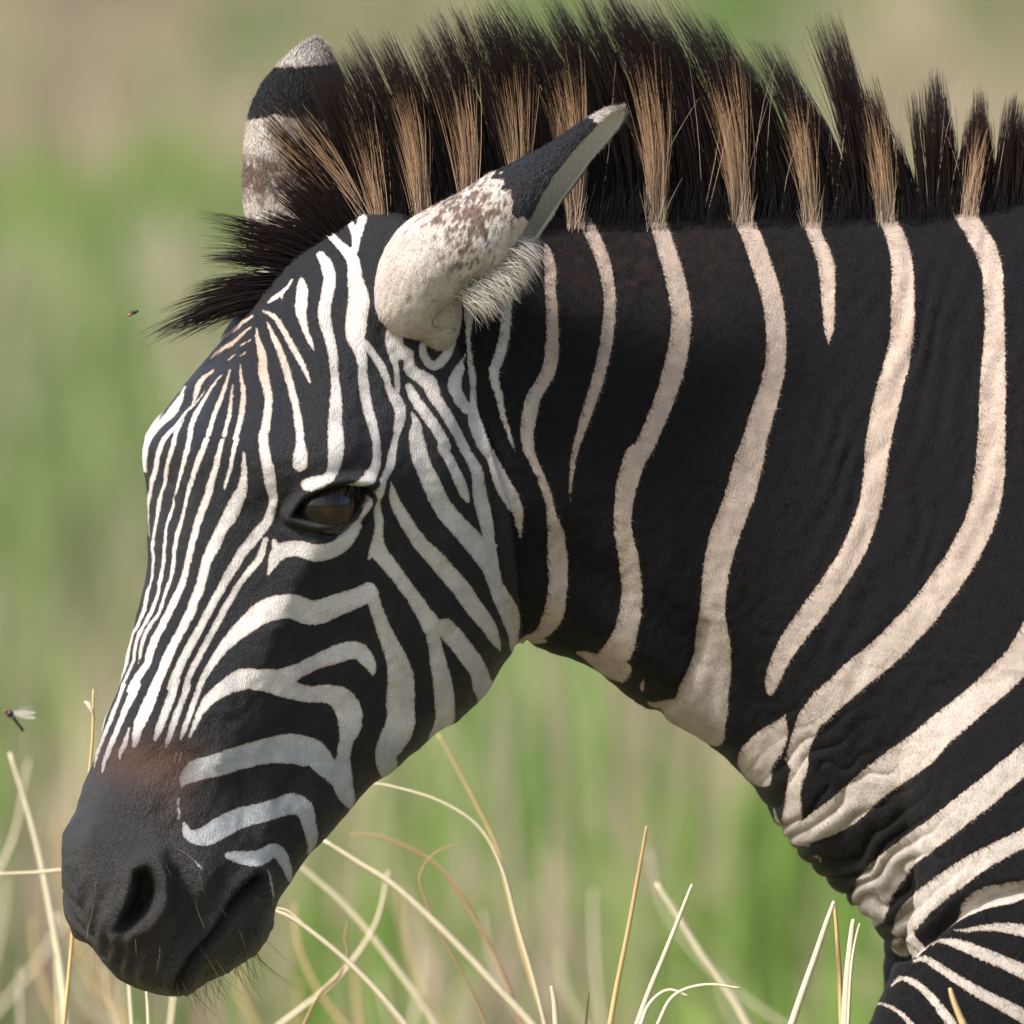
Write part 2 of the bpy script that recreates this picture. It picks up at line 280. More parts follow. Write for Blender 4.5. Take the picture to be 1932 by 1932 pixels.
# ------------------------------------------------------------------ coat pattern, traced as strokes in the zebra's side view
TILES = {'A': (400, 800), 'B': (1200, 800), 'C': (400, 1600), 'D': (1200, 1600), 'E': (200, 2500), 'G': (800, 2300),
         'P': (1500, 0), 'Q': (2400, 0), 'U': (2752, 800), 'V': (1900, 1700), 'W': (2752, 1800), 'X': (2752, 2752)}
STROKES = '''
A 420 1300 25 340 1400 38 270 1520 30 240 1580 20
A 550 1200 15 500 1280 35 420 1380 50 330 1480 60 270 1600 62 250 1700 50 262 1790 20
A 745 1080 18 680 1140 25 620 1210 28 575 1300 18
A 670 1210 10 600 1290 15 530 1370 20 470 1470 32 400 1570 38 350 1680 42 320 1790 38 300 1880 28 285 1980 22 278 2080 16 285 2250 12
C 520 -130 12 480 -40 28 465 60 34 410 200 30 385 330 30 350 470 30 335 600 28 318 750 28 310 880 22 295 1000 22 270 1120 25 240 1250 28 190 1370 30 140 1480 28 100 1600 28 40 1730 28
E 428 -10 30 370 150 30 320 300 26 270 430 24 240 520 15 230 590 6
A 810 1120 10 740 1200 25 660 1280 35 600 1370 38 570 1480 38
C 572 -60 38 570 30 38 540 150 38 500 280 33 470 390 20 450 440 14 455 470 20 435 540 28 410 640 25 400 760 28 385 880 28 360 1000 30 345 1100 28 310 1200 30 270 1300 30 215 1420 28 170 1540 25 130 1640 28 80 1750 30
E 475 10 33 430 150 32 380 270 30 340 370 30 300 490 28 280 600 10
A 865 1080 12 840 1180 26 790 1290 35 740 1400 38 700 1530 42
C 690 20 43 640 160 42 600 280 38 565 380 36 545 440 28 530 530 28 500 640 35 480 740 32 460 850 32 440 960 30 410 1070 30 380 1170 28 345 1260 28 300 1330 30 260 1420 30 220 1520 26 190 1600 8
A 885 1190 10 865 1300 26 845 1420 32 815 1540 35
C 800 30 34 770 150 42 735 280 48 700 400 52 665 500 52 630 600 52 600 700 50 575 800 48 545 900 45 520 1000 48 490 1100 52 450 1190 52 400 1290 55 350 1400 52 300 1500 52 250 1600 52 190 1700 58 140 1790 60
E 570 20 58 510 150 55 460 260 45 420 360 45 380 470 42 350 570 26 335 650 6
E 520 320 12 500 400 35 470 480 33 460 540 10
A 935 1040 14 940 1130 22 955 1230 38 945 1330 43 925 1450 42 900 1560 40
C 910 20 40 880 140 36 850 250 30 820 340 24 808 385 8
C 960 110 14 960 180 35 955 280 55 935 380 75 890 470 105 840 570 105 790 650 85 745 740 85 700 840 80 660 950 75 630 1060 70 590 1160 65 555 1260 65 510 1350 62 450 1470 62 400 1580 70 350 1690 75
E 730 -40 75 700 20 78 650 150 88 610 260 92 580 350 72 565 430 42 560 460 12
A 1040 780 12 1050 850 32 1070 920 55 1085 1000 62 1090 1080 70 1110 1170 68 1130 1270 60 1125 1380 60 1110 1480 65 1095 1560 68
C 1092 20 68 1110 140 75 1135 250 85 1145 350 80 1160 450 68 1145 540 68 1110 620 75 1050 690 85 990 760 85 930 830 80 880 910 78 830 990 72 780 1080 68 730 1160 62 680 1250 60 630 1350 60 570 1460 62 520 1560 62 470 1670 65 425 1770 62
E 850 -20 62 800 130 65 770 230 63 740 320 55 710 400 30
C 1105 740 45 1080 830 55 1040 900 55 970 980 52 910 1060 50 860 1140 52 810 1220 55 760 1310 55 710 1400 50 660 1490 52 610 1590 50 560 1690 50 528 1790 48
E 940 20 48 900 120 53 860 230 56 825 340 48 795 430 32 785 460 12
C 660 1720 52 720 1620 65 790 1520 82 880 1420 108 980 1330 132 1080 1250 152 1180 1205 170 1290 1195 178 1400 1240 180 1500 1240 180 1620 1190 165 1740 1140 140 1830 1095 125
E 1046 -19 52 985 150 48 950 250 45 915 340 40 895 410 16
D 290 1075 100 315 1170 92 350 1270 92 395 1390 105 440 1500 130 475 1600 160 500 1700 190 510 1800 200 512 1900 200
G 1285 530 197 1285 620 190 1265 720 190 1220 800 180 1180 870 140 1180 950 138 1190 1020 110 1210 1090 60
E 960 390 16 990 320 38 1030 230 52 1080 150 75 1150 80 100 1230 30 115 1330 -5 135
C 870 1740 110 950 1715 140 1050 1720 155 1150 1730 175 1250 1760 170
C 1180 1715 130 1330 1660 112 1450 1610 110 1560 1565 118 1670 1525 128 1760 1515 125 1815 1570 105 1845 1635 60 1853 1675 25
G 430 400 170 520 440 140 640 475 120 780 475 140 880 510 170 930 590 180 940 670 165 935 740 130 915 820 95 905 900 95 895 970 110 890 1050 140 895 1130 140 920 1200 115 940 1270 50
E 910 740 14 935 680 85 1000 630 145 1100 600 160 1250 560 170 1400 520 180 1550 490 190 1700 480 210 1800 505 205
G 620 870 195 700 900 185 770 980 165 830 1050 130 880 1110 110
E 885 820 12 880 870 14 888 920 20 880 965 16
E 925 1000 30 955 1080 80 1050 1095 130 1150 1045 155 1300 970 150 1450 930 140 1600 890 140 1720 865 150 1785 920 115 1805 1000 95 1825 1090 92 1830 1160 60 1815 1215 30
E 1220 1230 55 1300 1240 95 1400 1248 112 1480 1228 112 1540 1190 105 1600 1215 100 1640 1280 82 1660 1340 70 1668 1400 40
E 1490 1330 18 1500 1400 25 1530 1460 25 1545 1520 15 1530 1570 12
E 985 1265 8 1010 1300 14 1025 1320 8
E 870 500 12 845 570 6
E 905 500 10 890 560 5
A 1300 440 14 1260 500 22 1210 545 36 1150 590 26 1125 605 8
A 1220 540 30 1230 580 14
A 1365 450 50 1370 520 82 1365 600 85 1360 670 75 1375 740 55 1400 820 45 1430 890 33 1450 940 12
A 1095 660 18 1170 700 38 1220 770 42 1270 860 45 1320 950 45 1370 1040 40 1400 1110 33 1425 1170 10
A 1120 740 14 1150 810 35 1200 920 50 1240 1030 55 1275 1150 55 1300 1250 55 1325 1360 55 1340 1480 60 1345 1600 60 1340 1680 92 1335 1735 92
A 1500 265 60 1540 330 88 1560 430 90 1545 540 90 1525 640 90 1530 740 90 1560 850 75 1580 950 75 1590 1050 65 1600 1150 65 1605 1250 85 1600 1350 95 1590 1450 100 1585 1550 108 1570 1650 108 1555 1750 90 1510 1820 70 1440 1850 85 1390 1870 88
A 1470 40 25 1540 100 48 1620 170 60 1690 240 80 1730 320 95 1740 420 110 1760 520 140 1765 600 158 1750 700 150 1745 800 150 1750 880 105 1790 980 80 1800 1080 75 1815 1180 83 1830 1280 83 1850 1380 80 1870 1480 75 1880 1580 70 1870 1680 70 1840 1760 78 1780 1820 78 1700 1870 55 1640 1900 30
A 1690 0 60 1730 90 50 1745 180 55 1715 250 80
A 1800 20 70 1770 110 60 1745 190 60
A 1130 380 50 1060 430 52 980 490 45 910 560 36 850 650 26 800 740 16
A 1025 575 22 960 610 30 900 670 28 850 740 22 790 810 14
A 1010 690 24 950 730 28 880 790 28 800 850 22 740 920 12
A 1000 770 14 940 820 26 870 880 28 790 930 24 720 990 14
A 1050 330 20 1010 400 26 980 460 20
A 970 950 16 930 975 16
A 890 960 14 840 1000 14
A 1000 860 10 930 900 12
B 230 860 60 300 925 60 370 1010 63 420 1100 58 450 1190 55 490 1260 88 520 1330 90 520 1420 80 500 1500 60 480 1580 50 450 1660 58 420 1740 66 380 1800 60 330 1870 52
D 345 300 70 325 350 60 335 430 45 345 520 50 350 620 60 345 720 80 350 800 118 400 880 108 460 960 100 520 1050 100 580 1130 100 640 1230 112 700 1330 140
D 290 860 20 310 810 60
D 710 1380 110 740 1500 108 760 1600 120 785 1700 130 805 1800 138 815 1900 145
D 790 1330 130 870 1410 140 960 1530 145 1040 1640 150 1080 1740 155
G 1590 520 140 1595 620 135 1570 700 105 1500 780 50
G 1850 390 165 1880 450 150 1850 540 70
C 1120 980 14 1150 920 55 1185 845 98 1250 800 108 1350 790 110 1450 810 130 1550 800 128 1640 750 118 1710 680 90 1760 590 70 1800 490 45 1825 420 16
C 1170 750 40 1185 800 60
D 415 310 16 430 380 52 460 470 78 510 560 90 570 660 95 640 760 105 720 850 120 800 940 125 880 1040 130 950 1140 130 1030 1240 120 1100 1330 100 1150 1420 78 1195 1500 20
B 605 1370 20 630 1450 62 625 1540 92 630 1620 105 640 1720 115
D 632 50 108 650 180 110 690 300 120 740 420 130 800 520 140 870 610 145 950 700 150 1030 800 150 1100 900 150 1150 1000 160 1200 1100 178 1255 1200 190 1290 1300 165 1295 1400 110 1290 1500 45
B 600 1180 55 620 1240 72 660 1330 75 720 1430 75 770 1520 75 810 1620 80
D 790 80 72 810 120 75 850 220 80 890 320 75 920 390 66 940 440 30
B 590 1050 75 650 1100 88 730 1160 105 755 1260 88 800 1350 80 850 1440 80 900 1530 80 950 1640 80
D 940 90 72 965 130 76 1000 220 80 1010 320 90 1030 430 100 1060 540 110 1090 650 120 1110 750 140 1130 850 155
B 1000 560 110 1000 700 85 1000 800 60 1000 900 55 1010 1000 60 1025 1100 70 1030 1200 75 1030 1300 80 1020 1400 100 1050 1500 120 1100 1620 130
D 1100 70 115 1140 130 120 1190 230 120 1250 340 125 1310 440 118 1350 540 102 1360 620 78 1370 700 50 1385 790 18 1390 850 6
B 980 960 26 940 1040 58 900 1120 80 890 1200 88 920 1280 88 970 1350 80
B 480 790 120 480 870 130 500 940 115 570 950 88 590 1010 80 590 1050 75
B 470 960 55 500 1050 50 510 1140 50 515 1220 36
B 680 900 55 690 970 60 740 1035 66 790 1030 70 850 950 66 880 860 60
B 700 760 230 800 740 230
B 1275 480 100 1270 600 95 1265 700 95 1260 800 95 1240 900 100 1210 1000 100 1180 1080 95 1190 1170 85 1215 1270 75 1235 1370 65 1260 1460 58 1290 1550 48 1315 1620 36 1335 1680 6
B 1545 190 50 1565 270 95 1580 370 105 1580 480 105 1585 600 105 1590 720 110 1590 840 115 1585 950 120 1575 1050 120 1530 1150 125 1470 1240 120 1440 1330 130 1420 1430 125 1410 1530 120 1420 1630 105
D 1415 60 100 1450 160 85 1500 270 80 1540 370 85 1570 480 82 1590 580 100 1620 680 130 1635 780 150 1640 880 165 1640 980 165 1620 1080 165 1600 1200 165 1570 1310 150 1500 1400 100 1430 1430 80 1370 1430 50
F 1080 370 32 1095 400 32 1120 450 32 1140 500 32 1150 560 30 1147 620 30 1137 680 30 1120 740 28 1100 800 24 1085 850 18 1077 900 14 1075 950 6
F 1232 360 38 1240 400 38 1252 450 40 1270 510 42 1283 570 44 1285 620 44 1275 680 46 1258 740 44 1235 800 42 1212 850 42
V 830 -60 180 790 60 180 760 180 165 740 300 150 735 420 145 750 540 150 775 640 160 790 750 165 800 860 170 800 960 170 790 1060 180 760 1170 190 720 1280 220 650 1380 220 600 1430 180
V 760 1430 120 745 1510 70
V 895 1500 30 880 1560 55 880 1590 40
Q 590 1400 150 610 1500 150 650 1600 155 700 1720 160
U 30 200 160 80 350 165 130 500 165 160 650 165 175 800 165 175 950 165 165 1080 170 130 1220 180 90 1350 190 50 1480 192 10 1620 195
V 1660 -120 210 1620 20 230 1580 180 232 1530 320 225 1480 450 232 1440 580 225 1410 700 215 1390 820 205 1380 940 200 1370 1060 205 1370 1180 240 1370 1300 270 1360 1420 290 1330 1540 330 1300 1640 380 1300 1740 390 1350 1840 280 1400 1900 180
V 960 1690 50 1060 1700 130 1150 1740 190
Q 1080 1420 130 1090 1500 130 1120 1620 125 1170 1750 125
U 490 190 128 530 320 135 540 440 130 545 560 120 550 660 110 550 760 95 550 840 62 550 900 14
U 920 -100 140 960 0 140 1010 100 150 1050 220 165 1070 350 175 1075 500 185 1075 640 190 1070 780 190 1050 920 195 1020 1050 200 985 1180 205 955 1320 210 925 1460 205 900 1600 200 880 1740 190 865 1900 185
W 860 0 182 830 130 180 780 280 185 720 420 190 640 560 190 550 690 190 450 830 190 360 950 185 270 1080 170 200 1210 150 150 1330 130 120 1420 85 115 1460 30
U 1480 -100 160 1530 0 170 1590 100 175 1660 220 180 1700 350 175 1715 480 165 1720 620 160 1725 760 170 1720 900 180 1715 1040 195 1715 1180 205 1710 1340 210 1710 1500 215 1700 1650 225 1690 1800 235
W 1678 -80 238 1670 20 235 1640 150 235 1580 300 235 1500 450 240 1410 590 240 1310 730 240 1210 860 240 1100 980 240 980 1100 240 850 1210 240 730 1310 240 620 1410 230 520 1500 230 430 1600 200 370 1700 190 330 1800 180 300 1900 150
W 480 1510 120 400 1560 108 345 1605 75
F 1477 1352 6 1464 1382 38 1444 1410 70 1428 1432 72 1436 1452 56 1452 1464 30
V 420 1330 50 520 1380 110 620 1450 130 730 1515 80
V 930 1680 50 1060 1740 130 1180 1830 150 1300 1900 150 1390 1930 110
D 1370 1440 60 1450 1445 75 1540 1445 50
X 310 30 110 340 100 140 330 200 130 330 300 130 340 400 150 330 480 140
W 2200 700 240 2060 920 240 1950 1110 240 1860 1230 235 1740 1350 238 1620 1460 230 1490 1570 235 1350 1680 245 1230 1800 270
X 1190 0 280 1000 130 270 830 260 260 680 400 268 540 490 240 420 540 170 340 560 110
X 2300 -200 210 2080 -60 200 1932 60 205 1780 190 212 1600 340 220 1420 480 220 1250 610 220 1100 720 225 990 830 260 900 930 290 850 1030 290 860 1120 240 875 1180 140
X 490 720 50 505 770 30
X 470 900 30 530 970 65 600 1050 85 680 1110 55
X 200 380 30 240 460 55 280 530 60 330 590 70 380 610 80 440 630 50
X 2300 430 150 2100 530 150 1932 615 150 1760 700 160 1600 790 170 1450 890 190 1300 1000 190 1180 1110 200 1100 1200 180 1060 1270 120
X 1100 1270 100 1115 1340 80 1130 1400 60
X 2200 960 140 2080 970 140 1932 980 150 1800 1010 175 1650 1040 170 1560 1080 155 1470 1140 108 1400 1200 80 1320 1280 60 1250 1350 66 1170 1440 66
X 1040 1350 100 1060 1400 110 1110 1430 76
X 2150 1310 130 1932 1270 110 1800 1250 90 1650 1250 66 1500 1270 46 1400 1260 20
X 1280 1370 36 1330 1345 46 1450 1360 88 1600 1420 108 1750 1480 110 1932 1560 130 2150 1650 140
X 1160 1490 46 1230 1470 68 1330 1530 80 1450 1610 90 1600 1700 100 1750 1780 110 1932 1880 120 2150 2020 130
X 1000 1660 36 1060 1610 56 1140 1630 68 1230 1700 75 1320 1800 85 1420 1932 95 1500 2060 95
X 830 1830 26 880 1790 40 960 1800 45 1050 1850 50 1130 1932 60 1200 2030 60
'''
MW, MH = 2140, 2060
PAT = np.full((MH, MW), -45.0, np.float32)
def paint(rows):
    P = crom(rows, 5)
    for a, b in zip(P[:-1], P[1:]):
        r = max(a[2], b[2]) / 2 + 44
        x0 = int(max(0, min(a[0], b[0]) - r)); x1 = int(min(MW, max(a[0], b[0]) + r + 1))
        y0 = int(max(0, min(a[1], b[1]) - r)); y1 = int(min(MH, max(a[1], b[1]) + r + 1))
        if x1 <= x0 or y1 <= y0: continue
        X, Y = np.meshgrid(np.arange(x0, x1) - a[0], np.arange(y0, y1) - a[1])
        dx, dy = b[0] - a[0], b[1] - a[1]; L2 = dx * dx + dy * dy + 1e-9
        t = np.clip((X * dx + Y * dy) / L2, 0, 1)
        v = (a[2] + (b[2] - a[2]) * t) / 2 - np.hypot(X - t * dx, Y - t * dy)
        PAT[y0:y1, x0:x1] = np.maximum(PAT[y0:y1, x0:x1], v)
for line in STROKES.strip().splitlines():
    k, *nums = line.split()
    a = np.array([float(v) for v in nums]).reshape(-1, 3)
    if k != 'F':
        ox, oy = TILES[k]; z = 1 / 1.932 / 1.942
        a = np.stack([ox / 1.942 + a[:, 0] * z, oy / 1.942 + a[:, 1] * z, a[:, 2] * z], 1)
    paint(a)
def sample(px, py):
    x = np.clip(px, 0, MW - 1.001); y = np.clip(py, 0, MH - 1.001)
    xi = x.astype(int); yi = y.astype(int); fx = x - xi; fy = y - yi
    return (PAT[yi, xi] * (1 - fx) + PAT[yi, xi + 1] * fx) * (1 - fy) + (PAT[yi + 1, xi] * (1 - fx) + PAT[yi + 1, xi + 1] * fx) * fy

# ------------------------------------------------------------------ zebra body: lofts, fused, refined, sculpted
PSI = R(29); CS, SN = math.cos(PSI), math.sin(PSI)
YP = -0.12
X0 = pt(650, 966, YP)[0]
SP = S * (14 + YP) / 14
def head_world(Xl, Yl, z):
    return np.stack([X0 + Xl * CS - Yl * SN, YP + Xl * SN + Yl * CS, z + 0 * Xl], -1)
def head_local(v):
    dx = v[:, 0] - X0; dy = v[:, 1] - YP
    return dx * CS + dy * SN, -dx * SN + dy * CS
HEAD = np.array([  # py, left outline, right outline, half width
 (395, 690, 730, .012), (402, 660, 760, .03), (430, 605, 810, .05), (480, 535, 880, .062), (540, 482, 925, .070), (590, 440, 945, .075),
 (640, 415, 955, .080), (700, 374, 962, .086), (760, 322, 968, .093), (800, 285, 975, .098), (840, 268, 980, .100), (900, 275, 985, .098),
 (960, 279, 988, .093), (1030, 277, 990, .086), (1100, 270, 989, .079), (1170, 254, 984, .074), (1240, 235, 958, .068), (1300, 214, 925, .063),
 (1368, 194, 852, .059), (1416, 180, 777, .056), (1469, 163, 713, .054), (1539, 140, 649, .055), (1590, 120, 605, .058), (1620, 116, 579, .060),
 (1656, 120, 550, .060), (1693, 132, 520, .058), (1740, 155, 510, .054), (1790, 187, 482, .046), (1830, 222, 430, .035), (1850, 262, 370, .02), (1858, 300, 325, .006)])
def head_rows():
    pys = np.concatenate([np.arange(395, 1858, 9.0), [1858]])
    g = [np.interp(pys, HEAD[:, 0], HEAD[:, k]) for k in (1, 2, 3)]
    k = np.array([1, 2, 3, 2, 1.0]); k /= k.sum()
    for a in g:
        b = np.convolve(np.pad(a, 2, mode='edge'), k, 'valid'); a[3:-3] = b[3:-3]
    return pys, g[0], g[1], g[2]
hp, hl, hr, hw = head_rows()
nf = np.interp(hp, [400, 700, 900, 1300, 1600, 1858], [2.0, 2.2, 2.3, 2.5, 2.4, 2.0])
nbk = np.interp(hp, [400, 900, 1200, 1858], [2.0, 2.1, 2.2, 2.1])
qf = np.interp(hp, [400, 600, 900, 1200, 1500, 1858], [0.45, 0.45, 0.42, 0.40, 0.45, 0.45])
hz = unproj(np.full(len(hp), 650), hp, np.full(len(hp), YP))[:, 2]
hc = hl + qf * (hr - hl)
def semi(e, w, n):
    m = n / (n - 1)
    return np.maximum(np.maximum(e, 1e-4) ** m - (w * SN) ** m, (0.25 * np.maximum(e, 1e-4)) ** m) ** (1 / m) / CS
haf = semi((hc - hl) * SP, hw, nf); hab = semi((hr - hc) * SP, hw, nbk)
hxc = (hc - 650) * SP / CS
HN = 96
VV = []; FF = []
def add_loft(rings):
    """rings: list of (n,3); adds a closed loft with caps"""
    base = sum(len(v) for v in VV); n = len(rings[0])
    VV.append(np.concatenate(rings))
    for i in range(len(rings) - 1):
        a = base + i * n; b = a + n
        for k in range(n):
            k2 = (k + 1) % n
            FF.append((a + k, a + k2, b + k2, b + k))
    FF.append(tuple(base + k for k in range(n - 1, -1, -1)))
    FF.append(tuple(base + (len(rings) - 1) * n + k for k in range(n)))
th = np.linspace(0, 2 * np.pi, HN, endpoint=False)
rings = []
for i in range(len(hp)):
    c, s = np.cos(th), np.sin(th)
    n = np.where(c < 0, nf[i], nbk[i])
    X = hxc[i] + np.where(c < 0, haf[i], hab[i]) * np.sign(c) * np.abs(c) ** (2 / n)
    Y = hw[i] * np.sign(s) * np.abs(s) ** (2 / n)
    rings.append(head_world(X, Y, np.full(HN, hz[i])))
add_loft(rings)
NECK = np.array([  # px, top py, bottom py, half width, centre Y
 (735, 440, 560, .03, -.112), (770, 418, 720, .05, -.108), (850, 407, 960, .062, -.100), (950, 402, 1170, .070, -.088), (1000, 401, 1222, .073, -.078), (1060, 400, 1234, .076, -.066),
 (1120, 400, 1262, .080, -.055), (1200, 400, 1324, .087, -.042), (1340, 402, 1398, .099, -.022), (1450, 404, 1500, .110, -.010), (1540, 406, 1640, .122, -.003),
 (1640, 408, 1735, .136, 0), (1690, 408, 1790, .143, 0), (1750, 405, 1830, .150, 0), (1850, 396, 1890, .165, 0), (1950, 380, 1940, .178, 0), (2150, 335, 2000, .190, 0),
 (2350, 305, 2040, .20, 0), (2700, 330, 2080, .235, 0), (3300, 350, 2110, .265, 0), (4000, 335, 2080, .255, 0), (4450, 325, 1960, .235, 0),
 (4800, 360, 1800, .195, 0), (5000, 440, 1600, .15, 0), (5100, 560, 1400, .10, 0), (5140, 700, 1200, .05, 0)])
def neck_at(px):
    return [np.interp(px, NECK[:, 0], NECK[:, k]) for k in (1, 2, 3, 4)]
npx = np.concatenate([np.arange(735, 2200, 16.0), np.arange(2200, 5140, 45.0), [5140]])
nt, nbm, nwd, nyc = neck_at(npx)
ker = np.array([1, 2, 3, 2, 1.0]) / 9
for a in (nt, nbm, nwd, nyc):
    a[3:-3] = np.convolve(a, ker, 'same')[3:-3]
rings = []
for i in range(len(npx)):
    tp = pt(npx[i], nt[i], nyc[i]); bt = pt(npx[i], nbm[i], nyc[i])
    x = tp[0]; Hh = tp[2] - bt[2]; tm = 0.56
    c, s = np.cos(th), np.sin(th)
    n_up = np.interp(npx[i], [735, 1500, 2300], [1.9, 1.85, 2.1]); n_dn = np.interp(npx[i], [735, 1000, 1600, 2400], [1.8, 1.75, 1.95, 2.2])
    n = np.where(c > 0, n_up, n_dn)
    zc = tp[2] - tm * Hh
    Z = zc + np.where(c > 0, tm * Hh, (1 - tm) * Hh) * np.sign(c) * np.abs(c) ** (2 / n)
    Y = nyc[i] + nwd[i] * np.sign(s) * np.abs(s) ** (2 / n)
    rings.append(np.stack([np.full(HN, x), Y, Z], 1))
add_loft(rings)
def add_limb(pts, rad, sides=28):
    P = crom(pts, 8); Rr = crom(np.array(rad, float).reshape(len(rad), -1), 8)
    v, f = tube(P, [tuple(r) if len(r) > 1 else float(r[0]) for r in Rr], sides)
    base = sum(len(a) for a in VV)
    VV.append(np.array(v)); FF.extend(tuple(base + k for k in q) for q in f)
def limb_px(rows):
    """rows: px, py, Y, radius x, radius y"""
    add_limb([pt(r[0], r[1], r[2]) for r in rows], [(r[3], r[4]) for r in rows])
# the near foreleg reaches forward, the far one carries the weight
limb_px([(2250, 1250, -.10, .16, .075), (2130, 1560, -.125, .17, .085), (2010, 1820, -.142, .125, .074), (1830, 2050, -.150, .086, .062), (1640, 2300, -.150, .062, .052),
         (1500, 2480, -.150, .050, .046), (1450, 2580, -.150, .050, .044), (1440, 2750, -.150, .030, .027), (1435, 3060, -.150, .028, .025), (1430, 3230, -.150, .036, .033), (1405, 3370, -.150, .029, .029), (1385, 3480, -.150, .036, .036)])
limb_px([(2250, 1300, .10, .15, .075), (2080, 1600, .115, .15, .08), (1930, 1800, .12, .105, .07), (1860, 2050, .12, .072, .06), (1835, 2350, .12, .050, .048),
         (1830, 2500, .12, .050, .046), (1825, 2650, .12, .034, .03), (1825, 3020, .12, .028, .026), (1825, 3200, .12, .036, .033), (1800, 3350, .12, .029, .029), (1780, 3460, .12, .036, .036)])
for yy, dx in ((-.13, 0), (.13, 260)):
    limb_px([(4600 + dx * .3, 1050, yy, .22, .10), (4680 + dx * .4, 1550, yy, .19, .10), (4620 + dx * .6, 1950, yy, .12, .075), (4760 + dx * .8, 2300, yy, .075, .05), (4860 + dx, 2470, yy, .055, .042),
             (4850 + dx, 2620, yy, .042, .034), (4810 + dx, 3000, yy, .032, .028), (4790 + dx, 3200, yy, .038, .034), (4750 + dx, 3350, yy, .030, .030), (4730 + dx, 3460, yy, .038, .036)])
raw = bpy.data.meshes.new('raw')
raw.from_pydata(np.concatenate(VV).tolist(), [], FF); raw.update()
ro = bpy.data.objects.new('raw', raw); COL.objects.link(ro)
md = ro.modifiers.new('remesh', 'REMESH'); md.mode = 'VOXEL'; md.voxel_size = 0.0045; md.adaptivity = 0.0
dg = bpy.context.evaluated_depsgraph_get()
body_me = bpy.data.meshes.new_from_object(ro.evaluated_get(dg))
bpy.data.objects.remove(ro); bpy.data.meshes.remove(raw)

def get_co(me):
    a = np.empty(len(me.vertices) * 3, np.float32); me.vertices.foreach_get('co', a); return a.reshape(-1, 3).astype(float)
def get_no(me):
    a = np.empty(len(me.vertices) * 3, np.float32); me.vertices.foreach_get('normal', a); return a.reshape(-1, 3).astype(float)
def set_co(me, v):
    me.vertices.foreach_set('co', v.astype(np.float32).ravel()); me.update()
def get_edges(me):
    e = np.empty(len(me.edges) * 2, np.int32); me.edges.foreach_get('vertices', e); return e.reshape(-1, 2)
def smooth_mesh(me, it, weight=None, lam=0.55, mu=-0.57):
    v = get_co(me); e = get_edges(me); n = len(v)
    deg = np.bincount(e.ravel(), minlength=n)[:, None]
    for k in range(it):
        for f in (lam, mu):
            acc = np.stack([np.bincount(e[:, 0], v[e[:, 1], c], n) + np.bincount(e[:, 1], v[e[:, 0], c], n) for c in range(3)], 1)
            d = acc / np.maximum(deg, 1) - v
            v = v + (d * f if weight is None else d * f * weight[:, None])
    set_co(me, v)
smooth_mesh(body_me, 10)
bm = bmesh.new(); bm.from_mesh(body_me)
view = Vector(-fw)
def in_frame(f, m):
    c = f.calc_center_median()
    zz = (c.y + 14.0)
    return -0.40 * m < c.x * 14 / zz < 0.385 * m and 0.60 < c.z < 1.34 and f.normal.dot(view) > -0.25
for lev in range(2):
    bm.normal_update()
    ed = set()
    for f in bm.faces:
        if in_frame(f, 1.0): ed.update(f.edges)
    bmesh.ops.subdivide_edges(bm, edges=list(ed), cuts=1, use_grid_fill=True)
bm.to_mesh(body_me); bm.free(); body_me.update()
smooth_mesh(body_me, 14)
V = get_co(body_me); N = get_no(body_me)
px, py = project(V)
hxl, hyl = head_local(V)
# head vertices lie left of the line poll -> jaw angle
is_head = (px < np.interp(py, [380, 560, 950, 1215, 1300], [745, 830, 960, 992, 1010])) & (V[:, 2] > 0.62)
Vm = V.copy()
mh = head_world(hxl, -np.abs(hyl), V[:, 2])
yc_v = np.interp(px, NECK[:, 0], NECK[:, 4])
Vm[:, 1] = yc_v - np.abs(V[:, 1] - yc_v)
Vm[is_head] = mh[is_head]
cx, cy = project(Vm)                       # side-view place of the near-side twin of every vertex
facing = (N @ (-fw)) > 0.03
sx = np.where(facing, px, cx); sy = np.where(facing, py, cy)

def gauss(x0, y0, s1, s2=None, ang=0.0):
    s2 = s1 if s2 is None else s2
    a = R(ang); dx = cx - x0; dy = cy - y0
    u = dx * math.cos(a) + dy * math.sin(a); w = -dx * math.sin(a) + dy * math.cos(a)
    return np.exp(-0.5 * ((u / s1) ** 2 + (w / s2) ** 2))
def line_dist(pts, x=None, y=None, sub=5):
    P = crom(np.array(pts, float), sub); x = cx if x is None else x; y = cy if y is None else y
    best = np.full(len(x), 1e6); par = np.zeros(len(x))
    for i, (a, b) in enumerate(zip(P[:-1], P[1:])):
        dx, dy = b - a; t = np.clip(((x - a[0]) * dx + (y - a[1]) * dy) / (dx * dx + dy * dy + 1e-9), 0, 1)
        d = np.hypot(x - a[0] - t * dx, y - a[1] - t * dy)
        m = d < best; best[m] = d[m]; par[m] = (i + t[m]) / (len(P) - 1)
    return best, par
def poly_sdf(pts, sub=5):
    """positive inside"""
    P = np.array(pts, float); P = crom(np.vstack([P, P[:1]]), sub)[:-1]
    best = np.full(len(cx), 1e6); ins = np.zeros(len(cx), bool)
    for a, b in zip(P, np.roll(P, -1, 0)):
        dx, dy = b - a; t = np.clip(((cx - a[0]) * dx + (cy - a[1]) * dy) / (dx * dx + dy * dy + 1e-9), 0, 1)
        best = np.minimum(best, np.hypot(cx - a[0] - t * dx, cy - a[1] - t * dy))
        ins ^= ((a[1] > cy) != (b[1] > cy)) & (cx < (b[0] - a[0]) * (cy - a[1]) / (b[1] - a[1] + 1e-12) + a[0])
    return np.where(ins, best, -best)
side = is_head & ((N @ np.array((SN, -CS, 0))) * np.where(hyl < 0, 1, -1) > -2)
H = is_head.astype(float)
disp = np.zeros(len(V))
